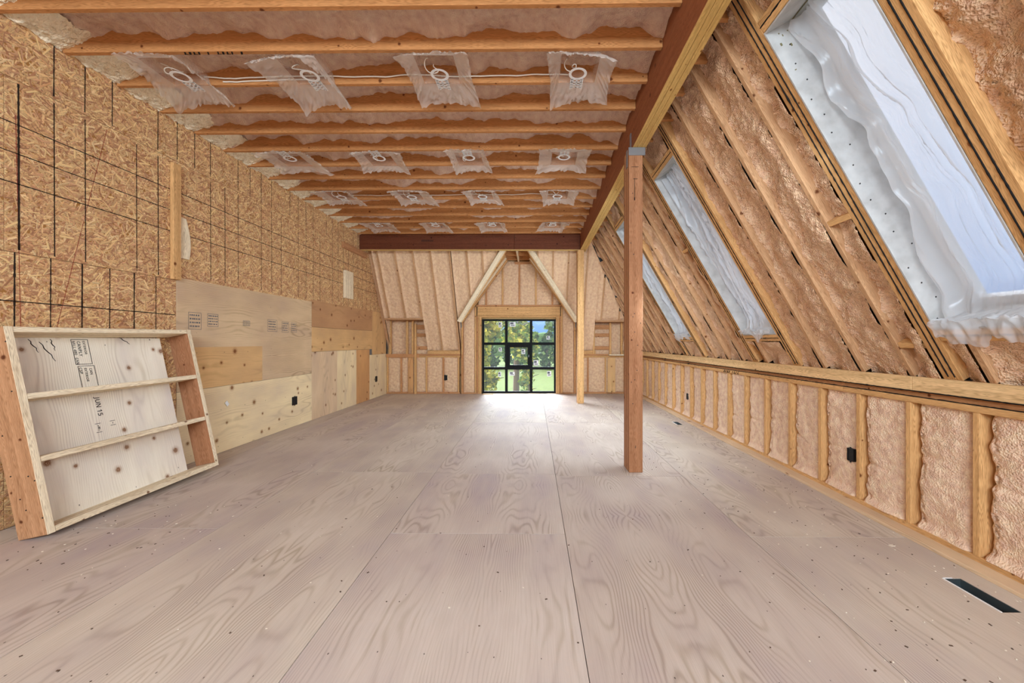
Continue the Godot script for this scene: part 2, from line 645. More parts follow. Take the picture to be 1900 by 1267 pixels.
# ---------------------------------------------------------------- floor
func build_floor() -> void:
	var root := setting("floor")
	# columns of plywood sheets running away from the lens: x range, then the cross joints (the layout is a hair out of square)
	var cols := [
		[-3.66, -3.41, [FRONT, 0.2, 2.7, 5.14, 7.58, 9.85], "floor_b"],
		[-3.41, -2.19, [FRONT, -1.0, 0.29, 2.73, 5.17, 7.61, 9.85], "floor"],
		[-2.19, -0.97, [FRONT, -1.0, 1.45, 3.93, 6.37, 8.81, 9.85], "floor_c"],
		[-0.97, 0.215, [FRONT, -2.2, 0.24, 2.68, 3.89, 6.36, 8.8, 9.85], "floor"],
		[0.215, 1.44, [FRONT, -1.0, 1.4, 3.84, 6.34, 8.78, 9.85], "floor_b"],
		[1.44, 2.66, [FRONT, -2.1, 0.3, 2.66, 5.1, 7.55, 9.85], "floor_c"],
	]
	var holes := [[2.25, 2.345, 1.90, 2.175], [2.25, 2.335, 6.18, 6.42]]
	var tones := ["floor", "floor_b", "floor_c"]
	for col in cols:
		var cuts: Array = col[2]
		for k in cuts.size() - 1:
			var x0: float = col[0] + 0.0018
			var x1: float = col[1] - 0.0018
			var z0: float = cuts[k] + 0.0018
			var z1: float = cuts[k + 1] - 0.0018
			var skew := -0.012
			var pieces := [[x0, x1, z0, z1]]
			for h in holes:
				if h[0] > x0 and h[1] < x1 and h[2] > z0 and h[3] < z1:
					pieces = [[x0, h[0], z0, z1], [h[1], x1, z0, z1], [h[0], h[1], z0, h[2]], [h[0], h[1], h[3], z1]]
			var s := Shape.new()
			var shift := any_shift()
			var flip := -1.0 if rng.randf() < 0.5 else 1.0
			for p in pieces:
				var at := func(x: float, y: float, z: float) -> Vector3:
					var on_joint := 1.0 if z == z0 or z == z1 else 0.0
					return q(x, y, z + skew * (x + 0.4) * on_joint * (0.0 if z > BACK - 0.01 or z < FRONT + 0.01 else 1.0))
				var lay := func(x: float, z: float) -> Vector2:
					return Vector2(z * flip, x) + shift
				var a: Vector3 = at.call(p[0], 0.0, p[2])
				var b: Vector3 = at.call(p[1], 0.0, p[2])
				var d: Vector3 = at.call(p[1], 0.0, p[3])
				var e: Vector3 = at.call(p[0], 0.0, p[3])
				s.quad(a, b, d, e, Vector3.UP, lay.call(p[0], p[2]), lay.call(p[1], p[2]), lay.call(p[1], p[3]), lay.call(p[0], p[3]))
				var down := Vector3(0, -0.018, 0)
				s.quad(a, b, b + down, a + down, Vector3.BACK)
				s.quad(e, d, d + down, e + down, Vector3.FORWARD)
				s.quad(a, e, e + down, a + down, Vector3.LEFT)
				s.quad(b, d, d + down, b + down, Vector3.RIGHT)
			put(s, "floor_sheet", M[col[3]] if k % 2 == 0 else M[tones[(k + tones.find(col[3])) % 3]], root)
	# the dark underlayer that shows through the joints
	var u := Shape.new()
	for p in [[LEFT - 0.2, 2.2, FRONT - 0.2, BACK + 0.4], [2.4, 3.0, FRONT - 0.2, BACK + 0.4], [2.2, 2.4, FRONT - 0.2, 1.86], [2.2, 2.4, 2.22, 6.12], [2.2, 2.4, 6.48, BACK + 0.4]]:
		u.box(q((p[0] + p[1]) / 2, -0.12, (p[2] + p[3]) / 2), [Vector3.RIGHT, Vector3.UP, Vector3.BACK], [(p[1] - p[0]) / 2, 0.1, (p[3] - p[2]) / 2], 0.0)
	put(u, "subfloor", M.nail, root)


# ---------------------------------------------------------------- left wall
func wall_sheet(root: Node, m: Material, z0: float, z1: float, y0: float, y1: float, called: String, upright := false, proud := 0.0) -> MeshInstance3D:
	var s := Shape.new()
	var g := 0.0015
	var mid := q(LEFT - 0.006 + proud, (y0 + y1) / 2, (z0 + z1) / 2)
	var ax := [Vector3.FORWARD, Vector3.UP, Vector3.RIGHT]
	var h := [(z1 - z0) / 2 - g, (y1 - y0) / 2 - g, 0.006]
	if upright:
		ax = [Vector3.UP, Vector3.FORWARD, Vector3.RIGHT]
		h = [h[1], h[0], h[2]]
	s.box(mid, ax, h, 0.0015, any_shift())
	return put(s, called, m, root)


func wall_mark(root: Node, a: Vector2, b: Vector2, wide: float, m: Material, bare := LEFT) -> void:
	# a hand-drawn line on the wall, from (depth, height) to (depth, height), broken and wavering
	var s := Shape.new()
	var count := maxi(3, int((b - a).length() / 0.025))
	var d := (b - a).normalized()
	var o := Vector2(-d.y, d.x)
	for k in count:
		var p := a.lerp(b, float(k) / count)
		var r := a.lerp(b, float(k + 1) / count)
		var w := wide * (0.6 + 0.5 * absf(nb.get_noise_2d(p.x * 50, p.y * 50)) + 0.25 * rng.randf())
		var e := o * w
		s.quad(q(bare + 0.0008, (p - e).y, (p - e).x), q(bare + 0.0008, (p + e).y, (p + e).x), q(bare + 0.0008, (r + e).y, (r + e).x), q(bare + 0.0008, (r - e).y, (r - e).x), Vector3.RIGHT)
	put(s, "chalk_line", m, root)


func build_left_wall() -> void:
	var root := setting("wall_left")
	var back := Shape.new()
	back.box(q(LEFT - 0.09, 1.8, (FRONT + BACK) / 2), [Vector3.RIGHT, Vector3.UP, Vector3.BACK], [0.075, 1.95, (BACK - FRONT) / 2 + 0.3], 0.0)
	put(back, "wall_core", M.outer, root)
	var top := 3.62
	# strand board: bottom row up to 0.72, then rows of 1.22 m
	for row in [[0.0, 0.71, 0.3], [0.71, 1.93, 1.5], [1.93, 3.15, 0.3], [3.15, top, 1.5]]:
		var z := FRONT
		var cut: float = row[2] - 2.44 * 2
		while z < BACK:
			while cut <= z + 0.01:
				cut += 2.44
			var z1 := minf(cut, BACK)
			if row[1] < 2.0 and z1 > 4.06:
				z1 = 4.06
			wall_sheet(root, M.osb, z, z1, row[0], row[1], "strand_board")
			if z1 == 4.06:
				break
			z = z1
	# plywood below
	wall_sheet(root, M.ply_grey, 4.06, 6.54, 0.775, 1.96, "plywood_sheet", false, 0.002)
	wall_sheet(root, M.ply_pale, 4.06, 6.54, 0.0, 0.775, "plywood_sheet", false, 0.003)
	wall_sheet(root, M.ply_dark, 6.54, 9.0, 1.54, 1.99, "plywood_sheet", false, 0.002)
	wall_sheet(root, M.ply_honey, 6.54, 9.0, 1.127, 1.54, "plywood_sheet", false, 0.002)
	wall_sheet(root, M.ply_dust, 6.54, 7.38, 0.0, 1.127, "plywood_sheet", true, 0.006)
	wall_sheet(root, M.ply_pale, 7.38, 8.19, 0.0, 1.127, "plywood_sheet", true, 0.004)
	wall_sheet(root, M.ply_orange, 8.19, 8.85, 0.0, 1.127, "plywood_sheet", true, 0.002)
	wall_sheet(root, M.ply_honey, 9.0, BACK, 1.0, 1.99, "plywood_sheet", true, 0.001)
	wall_sheet(root, M.ply_pale, 8.85, BACK, 0.0, 1.0, "plywood_sheet", true, 0.008)
	wall_sheet(root, M.ply_honey, 4.14, 5.35, 0.775, 1.24, "veneer_patch", false, 0.0023)
	# chalk lines: studs marked on every row, then the long horizontal lines
	var w := 0.0058
	for k in 34:
		var z := 2.815 + 0.2095 * k
		if k in [3, 7, 11, 15, 20]:
			pass
		else:
			wall_mark(root, Vector2(z, 3.13 - 0.01 * (k % 3)), Vector2(z + 0.004, 1.99 if z > 4.06 else 1.95), w * (1.25 if k == 0 else 0.85 if k % 2 else 0.72), M.chalk_black)
		if k % 5 != 3:
			wall_mark(root, Vector2(z + 0.21, 3.56), Vector2(z + 0.208, 3.17), w * 0.85, M.chalk_black)
		if z + 0.01 < 4.0:
			wall_mark(root, Vector2(z - 0.02, 1.93), Vector2(z - 0.024, 0.75), w * (1.1 if k % 2 == 0 else 0.8), M.chalk_black)
	for y in [2.83, 2.624, 2.411]:
		wall_mark(root, Vector2(1.2, y + 0.008), Vector2(9.3, y), 0.0042, M.chalk_black)
	wall_mark(root, Vector2(1.2, 1.60), Vector2(4.05, 1.572), 0.0045, M.chalk_black)
	wall_mark(root, Vector2(1.2, 0.95), Vector2(4.05, 0.935), 0.0042, M.chalk_black)
	wall_mark(root, Vector2(3.40, 3.12), Vector2(3.02, 1.3), 0.0022, M.chalk_red)
	wall_mark(root, Vector2(2.80, 2.9), Vector2(2.83, 1.3), 0.0022, M.chalk_red)
	# mill stamps on the big grey sheet
	for r in [[4.28, 1.52, 0.16, 0.18], [4.52, 1.54, 0.15, 0.14], [5.55, 1.52, 0.2, 0.16], [5.84, 1.51, 0.16, 0.15], [6.05, 1.51, 0.14, 0.14], [5.05, 1.53, 0.12, 0.06]]:
		stamp(root, r[0], r[1], r[2], r[3])
	# small foam crumbs and dents
	var tagged := Shape.new()
	tagged.box(q(LEFT + 0.012, 0.56, 4.72), [Vector3(0, 0.8, 0.6), Vector3(0, -0.6, 0.8), Vector3.RIGHT], [0.03, 0.02, 0.001], 0.0)
	put(tagged, "paper_tag", M.paper, root)


func stamp(root: Node, z: float, y: float, wide: float, high: float) -> void:
	var s := Shape.new()
	var x := LEFT + 0.0035
	var bits := [[-wide / 2, -high / 2, wide, 0.004], [-wide / 2, high / 2, wide, 0.004], [-wide / 2, -high / 2, 0.004, high], [wide / 2, -high / 2, 0.004, high]]
	for k in 4:
		var yy := -high * 0.35 + high * 0.22 * k
		var at := -wide * 0.4
		while at < wide * 0.36:
			var len := rng.randf_range(0.008, 0.02)
			bits.append([at, yy, len, high * 0.09])
			at += len + rng.randf_range(0.004, 0.012)
	for b in bits:
		var p := [q(x, y + b[1], z + b[0]), q(x, y + b[1], z + b[0] + b[2]), q(x, y + b[1] + b[3], z + b[0] + b[2]), q(x, y + b[1] + b[3], z + b[0])]
		s.quad(p[0], p[1], p[2], p[3], Vector3.RIGHT)
	put(s, "mill_stamp", M.grey_print, root)


func build_front_wall() -> void:
	# closes the attic behind the lens, with an unseen window added for the front fill lamp
	var root := setting("wall_front")
	for b in [[LEFT - 0.2, -2.3, -0.1, 4.2], [1.7, 3.2, -0.1, 4.2], [-2.3, 1.7, -0.1, 2.2], [-2.3, 1.7, 3.45, 4.2]]:
		block(root, "plywood_sheet", M.ply_honey, q(b[0], b[2], FRONT), q(b[1], b[3], FRONT - 0.15), 0.0)
	var frame := setting("window_5")  # added window out of view, set high to keep joist faces dark
	for x in [-2.3, -0.97, 0.36, 1.66]:
		block(frame, "frame_bar", M.black_frame, q(x, 2.2, FRONT - 0.02), q(x + 0.04, 3.45, FRONT - 0.08))
	for y in [2.2, 2.8, 3.41]:
		block(frame, "frame_bar", M.black_frame, q(-2.3, y, FRONT - 0.02), q(1.7, y + 0.04, FRONT - 0.08))
	block(frame, "glass_pane", M.glass, q(-2.28, 2.22, FRONT - 0.045), q(1.68, 3.43, FRONT - 0.05), 0.0)


# ---------------------------------------------------------------- right side: knee wall and roof slope
func lumps(p: Vector3, big: float, small: float) -> float:
	return na.get_noise_3d(p.x * 3.1, p.y * 3.1, p.z * 3.1) * big + nb.get_noise_3d(p.x * 21.0, p.y * 21.0, p.z * 21.0) * small + nb.get_noise_3d(p.x * 55.0 + 7.0, p.y * 55.0, p.z * 55.0) * small * 0.9


func build_right_wall() -> void:
	var root := setting("wall_right")
	var x := 2.575
	var back := Shape.new()
	back.box(q(x + 0.24, 0.6, (FRONT + BACK) / 2), [Vector3.RIGHT, Vector3.UP, Vector3.BACK], [0.06, 0.75, (BACK - FRONT) / 2 + 0.3], 0.0)
	put(back, "wall_core", M.outer, root)
	var long := [q(x, 0, FRONT), q(x, 0, BACK)]
	# strip on the floor in front of the wall, sole plate, top plates, and the wide boards above
	block(root, "sill_strip", M.ply_dust, q(x - 0.105, 0.0, FRONT), q(x + 0.01, 0.022, BACK), 0.002, 2)
	for cut in [[FRONT, 1.1], [1.1, 3.3], [3.3, 6.9], [6.9, BACK]]:
		block(root, "sole_plate", M.stud, q(x, 0.016, cut[0] + 0.001), q(x + 0.1, 0.054, cut[1] - 0.001), 0.003, 2)
		block(root, "top_plate", M.stud, q(x, 0.885, cut[0] + 0.001), q(x + 0.12, 0.925, cut[1] - 0.001), 0.003, 2)
		block(root, "upper_plate", M.warm, q(x + 0.03, 0.925, cut[0] + 0.001), q(x + 0.15, 0.967, cut[1] - 0.001), 0.002, 2)
	for cut in [[FRONT, 2.70], [2.70, 7.3], [7.3, BACK]]:
		block(root, "rim_board", M.rim, q(x + 0.004, 0.967, cut[0] + 0.001), q(x + 0.05, 1.062, cut[1] - 0.001), 0.003, 2)
	strokes(root, q(x - 0.0005, 0.888, 5.36), Vector3(0, 0, 1), Vector3.UP, Vector3.LEFT, 9, 0.045, 0.032)
	for y in [0.928, 0.965]:
		bead(root, q(x + 0.006, y, 0.9), q(x + 0.006, y, 9.7), 0.0058)
	var studs := []
	var z := 2.305 - 0.4195 * 12
	while z < BACK - 0.1:
		studs.append(z)
		z += 0.4195
	for s in studs:
		block(root, "wall_stud", M.stud, q(x + rng.randf_range(0, 0.003), 0.054, s - 0.019), q(x + 0.1, 0.885, s + 0.019), 0.003, 1)
	for k in studs.size() - 1:
		var z0: float = studs[k] + 0.019
		var z1: float = studs[k + 1] - 0.019
		if z1 < 1.0 and k % 3 != 0 and false:
			continue
		var fine := 0.012 if z0 > 1.4 and z0 < 5.0 else 0.024
		var w := z1 - z0
		var crack := rng.randf_range(0.35, 0.62)
		var tilt := rng.randf_range(-0.06, 0.14)
		var s := Shape.new()
		s.grid(int(w / fine), int(0.83 / fine), func(u: float, v: float) -> Vector3:
			var e := minf(u, 1.0 - u) * w
			var f := minf(v, 1.0 - v) * 0.83
			var p := q(x, 0.054 + v * 0.831, z0 + u * w)
			var pad := clampf(e / 0.05 + 0.3 * na.get_noise_2d(p.y * 9.0, z0 * 5.0), 0, 1)
			var d := 0.042 + 0.045 * (1.0 - pad) * (1.0 - pad) - 0.012 * pad
			d -= 0.03 * (1.0 - smoothstep(0.0, 0.05, p.y - 0.054))
			d += lumps(p, 0.022, 0.0036)
			d += 0.016 * exp(-pow((v - crack - tilt * (u - 0.5)) * 55.0, 2.0)) * smoothstep(0.15, 0.8, u)
			d += 0.02 * exp(-pow((e - 0.055 - 0.012 * na.get_noise_2d(p.y * 14.0, z0)) * 260.0, 2.0)) * (1.0 if u > 0.5 else 0.25)
			return p + Vector3(d, 0, 0)
		, Vector3.LEFT)
		put(s, "foam_panel", M.foam_wall, root)


func slope_at(z: float, y: float, d := 0.0) -> Vector3:
	return q(2.62 - (y - 1.06) * 0.5775, y, z) + Vector3(0.866, 0.5, 0) * d


func hip_height(z: float) -> float:
	return minf(3.66, 3.283 - (z - 8.65) * 1.817)


func rafter(root: Node, z: float, y0: float, y1: float, m: Material, called := "rafter", wide := 0.038) -> void:
	bar(root, called, m, slope_at(z, y0, 0.11), slope_at(z, y1, 0.11), Vector3(0, 0, 1), wide, 0.22, 0.003)


func slope_foam(root: Node, z0: float, z1: float, y0: float, y1: float, fine: float, rough := 1.0) -> void:
	var w := z1 - z0
	var l := (y1 - y0) / 0.866
	if l < 0.03 or w < 0.02:
		return
	var seed := z0 * 7.3
	var s := Shape.new()
	s.grid(maxi(4, int(w / fine)), maxi(4, int(l / fine)), func(u: float, v: float) -> Vector3:
		var z := z0 + u * w
		var top := minf(y1, hip_height(z) + 0.03)
		var y := y0 + v * (top - y0)
		var p := slope_at(z, y)
		var far := (1.0 - u) * w
		var near := u * w
		var wave := na.get_noise_2d(y * 2.2, seed)
		var d := lerpf(0.016, 0.072, smoothstep(0.1, 1.0, u + 0.25 * wave))
		d -= 0.024 * exp(-far * far / 0.0006) * (0.5 + wave)
		d -= 0.016 * exp(-near * near / 0.0009)
		d -= 0.03 * (1.0 - smoothstep(0.02, 0.14, y - y0)) * (0.6 + 0.5 * wave) + 0.03 * (1.0 - smoothstep(0.0, 0.12, top - y))
		d += lumps(p, 0.034 * rough, 0.0065 * rough)
		return p + Vector3(0.866, 0.5, 0) * maxf(d, -0.012)
	, Vector3(-0.866, -0.5, 0))
	put(s, "foam_panel", M.foam, root)


func build_right_slope() -> void:
	var root := setting("wall_right_slope")
	var back := Shape.new()
	# roof deck outside, left open at the skylights
	var lights := skylights()
	lights.sort_custom(func(a, b): return a[0] < b[0])
	var from := FRONT - 0.2
	for s in lights + [[BACK + 0.5, BACK + 0.5]]:
		back.box(slope_at((from + s[0]) / 2, 2.2, 0.30), [Vector3.FORWARD, Vector3(-0.5, 0.866, 0), Vector3(0.866, 0.5, 0)], [(s[0] - from) / 2, 2.4, 0.03], 0.0)
		if s[1] > s[0] and s[1] < BACK:
			var lo := slope_at((s[0] + s[1]) / 2, SKY_SILL, 0.30)
			var hi := slope_at((s[0] + s[1]) / 2, SKY_HEAD, 0.30)
			var up := Vector3(-0.5, 0.866, 0)
			back.box(lo - up * 0.85, [Vector3.FORWARD, up, Vector3(0.866, 0.5, 0)], [(s[1] - s[0]) / 2, 0.85, 0.03], 0.0)
			back.box(hi + up * 0.65, [Vector3.FORWARD, up, Vector3(0.866, 0.5, 0)], [(s[1] - s[0]) / 2, 0.65, 0.03], 0.0)
		from = s[1]
	put(back, "roof_deck", M.outer, root)
	var singles := [-3.2, -2.85, -1.5, -1.1, -0.75, 0.62, 1.02, 1.42, 2.735, 3.145, 3.56, 4.93, 5.30, 5.69, 7.12, 7.53, 7.94, 8.35, 8.76, 9.17, 9.5]
	var edges := []
	for z in singles:
		var tall := hip_height(z + 0.02)
		if tall > 1.15:
			rafter(root, z, 1.06, tall, M.rafter)
			edges.append([z - 0.019, z + 0.019])
	for s in lights:
		for side in 2:
			for k in 3:
				var z: float = (s[0] - 0.02 - 0.039 * k) if side == 0 else (s[1] + 0.02 + 0.039 * k)
				rafter(root, z, 1.06, 3.62, M.stud, "trimmer_board", 0.0385)
				if k < 2 and s[0] > 0:
					var zz: float = (s[0] - 0.0393 - 0.039 * k) if side == 0 else (s[1] + 0.0393 + 0.039 * k)
					bead(root, slope_at(zz, 1.08, -0.001), slope_at(zz, 3.45, -0.001), 0.0055)
		edges.append([s[0] - 0.117, s[1] + 0.117, s])
		# headers across the opening: two plies below the sill and above the head
		for k in 2:
			for end in [[SKY_SILL - 0.018 - 0.034 * k, 1], [SKY_HEAD + 0.018 + 0.034 * k, -1]]:
				bar(root, "header_board", M.stud, slope_at(s[0] + 0.001, end[0], 0.11), slope_at(s[1] - 0.001, end[0], 0.11), Vector3(-0.5, 0.866, 0), 0.038, 0.22, 0.003)
		if s[0] > 0:
			for y in [SKY_SILL - 0.035, SKY_HEAD + 0.035]:
				bead(root, slope_at(s[0], y, -0.001), slope_at(s[1], y, -0.001), 0.005)
		var f := 0.012 if s[0] > 1.5 and s[0] < 2.5 else 0.025
		var mid: float = (s[0] + s[1]) / 2
		rafter(root, mid + 0.14, 1.06, SKY_SILL - 0.07, M.rafter, "cripple_rafter")
		slope_foam(root, s[0], mid + 0.12, 1.02, SKY_SILL - 0.07, f, 1.5)
		slope_foam(root, mid + 0.16, s[1], 1.02, SKY_SILL - 0.07, f, 1.2)
		slope_foam(root, s[0], s[1], SKY_HEAD + 0.07, 3.66, f, 1.3)
	edges.sort_custom(func(a, b): return a[0] < b[0])
	var last := FRONT
	for e in edges + [[9.9, 9.9]]:
		var fine := 0.012 if last > 1.2 and last < 4.6 else (0.02 if last > 4.0 else 0.035)
		slope_foam(root, last, e[0], 1.02, 3.66, fine, 1.8 if last > 2.4 and last < 2.6 or last < 1.7 else 1.25)
		last = e[1]
	# short blocks between the trimmers and the next rafter
	for b in [[2.527, 2.716, 2.10, 0.0], [2.527, 2.716, 1.27, 0.004], [4.72, 4.91, 2.4, 0.006], [1.44, 1.70, 2.9, 0.01]]:
		bar(root, "blocking", M.stud, slope_at(b[0], b[2], 0.05 + b[3]), slope_at(b[1], b[2], 0.05 + b[3]), Vector3(-0.5, 0.866, 0), 0.04, 0.1, 0.003)


# ---------------------------------------------------------------- ceiling
func joist_marks(root: Node) -> void:
	for x in [-2.72, -2.46]:
		strokes(root, q(x, JOIST - 0.0004, joist_at(1) - 0.012 * (x + 1.3) + 0.015), Vector3.RIGHT, Vector3(0, 0, 1), Vector3.DOWN, 6, 0.036, 0.03)


func joist_at(k: int) -> float:
	return 2.664 + STEP * k


func build_ceiling() -> void:
	var root := setting("ceiling")
	var deck := Shape.new()
	deck.box(q(-1.0, 3.95, (FRONT + 8.7) / 2), [Vector3.RIGHT, Vector3.UP, Vector3.BACK], [3.2, 0.06, (8.9 - FRONT) / 2], 0.0)
	put(deck, "ceiling_deck", M.outer, root)
	var x0 := LEFT + 0.01
	var x1 := 0.986
	joist_marks(root)
	var first := -14
	var last := 14
	for k in range(first, last + 1):
		var z := joist_at(k)
		var lean := 0.012
		var a := q(x0, JOIST + 0.118, z - lean * (x0 + 1.3))
		var b := q(x1, JOIST + 0.118, z - lean * (x1 + 1.3))
		bar(root, "joist", M.joist, a, b, Vector3.UP, 0.236, 0.038, 0.003)
		if k < last + 1:
			var zz := z - lean * 2.5
			var yy := 3.43 if k < 14 else 3.40
			var m := q(1.122, yy + 0.118, zz)
			bar(root, "joist_tail", M.joist, m, q(1.52, yy + 0.118, zz - 0.005), Vector3.UP, 0.236, 0.038, 0.003)
		# foam between this joist and the next
		var w := STEP - 0.038
		var fine := 0.017 if k > -3 and k < 6 else 0.028
		if k < -3:
			fine = 0.07
		var z0 := z + 0.019
		if k == last:
			w = 0.30
		var seed := k * 3.7
		var s := Shape.new()
		s.grid(int((x1 - x0) / fine), maxi(5, int(w / fine)), func(u: float, v: float) -> Vector3:
			var x := x0 + u * (x1 - x0)
			var zc := z0 + v * w - lean * (x + 1.3)
			var far := (1.0 - v) * w
			var near := v * w
			var wave := na.get_noise_2d(x * 1.15, seed)
			var chop := nb.get_noise_2d(x * 6.0, seed)
			var p := q(x, JOIST, zc)
			var y := JOIST + 0.150 + lumps(p, 0.05, 0.006)
			y -= (0.030 + 0.085 * wave + 0.010 * chop) * exp(-far * far / 0.006)
			y -= 0.045 * exp(-near * near / 0.003)
			y -= 0.06 * (1.0 - smoothstep(0.0, 0.3, x - x0)) + 0.05 * (1.0 - smoothstep(0.0, 0.15, x1 - x))
			return Vector3(p.x, maxf(y, JOIST + 0.012), p.z)
		, Vector3.DOWN)
		put(s, "foam_panel", M.foam_ceiling, root)
		var t := Shape.new()
		t.grid(maxi(4, int(0.30 / fine)), maxi(5, int(w / fine)), func(u: float, v: float) -> Vector3:
			var x := 1.12 + u * 0.40
			var zc := z0 + v * w - lean * 2.5
			var far := (1.0 - v) * w
			var p := q(x, 3.43, zc)
			return Vector3(x, 3.43 + 0.12 + lumps(p, 0.06, 0.009) - 0.05 * exp(-far * far / 0.004) - 0.03 * u, p.z)
		, Vector3.DOWN)
		put(t, "foam_panel", M.foam, root)
		if k < -4:
			continue
		# the paler foam that fills the corner between the wall and the joists
		var c := Shape.new()
		var wide := 0.26 + 0.1 * absf(na.get_noise_1d(k * 2.7))
		c.grid(int(wide / 0.016), int(w / 0.016), func(u: float, v: float) -> Vector3:
			var zc := z0 + v * w - lean * (LEFT + 1.3)
			var wob := na.get_noise_2d(zc * 4.0, 3.0)
			var x := LEFT + 0.002 + u * (wide + 0.05 * wob)
			var p := q(x, JOIST, zc)
			var y := JOIST + 0.018 + 0.03 * u + 0.075 * u * u + lumps(p, 0.016, 0.017) + 0.02 * wob * (1.0 - u)
			return Vector3(x, y, p.z)
		, Vector3.DOWN)
		put(c, "foam_fillet", M.foam_cream, root)


# black mill marks: slanted strokes on a face, e1 runs along the writing and e2 up the letters
func strokes(root: Node, at: Vector3, e1: Vector3, e2: Vector3, out: Vector3, count: int, step: float, tall: float) -> void:
	var s := Shape.new()
	for k in count:
		if k % 5 == 4:
			continue
		var p := at + e1 * (step * k) + out * 0.0012
		var w := step * (0.25 + 0.3 * rng.randf())
		var lean := step * 0.45
		s.quad(p, p + e1 * w, p + e1 * (w + lean) + e2 * tall, p + e1 * lean + e2 * tall, out)
		if k % 2 == 0:
			s.quad(p, p + e1 * step * 0.9, p + e1 * step * 0.9 + e2 * tall * 0.22, p + e2 * tall * 0.22, out)
	put(s, "mill_mark", M.ink, root)


# ---------------------------------------------------------------- far end: knee wall, roof slope and dormer
const MID := -0.365


func dormer_low(dx: float) -> float:
	# height of the valley above the point dx from the middle of the dormer
	return 1.8 + (1.385 - absf(dx)) / 0.73


func back_at(x: float, y: float, d := 0.0) -> Vector3:
	return q(x, y, 8.65 + (3.283 - y) / 1.817) + Vector3(0, 0.482, -0.876) * d


func back_low(x: float) -> float:
	if absf(x - MID) < 1.44:
		return maxf(1.8, dormer_low(x - MID))
	if x > -3.55 and x < -2.63:
		return 1.83
	if x > 1.48 and x < 2.22:
		return 1.78
	return 1.06


func back_high(x: float) -> float:
	return minf(3.62, 1.06 + (2.62 - x) / 0.5775)


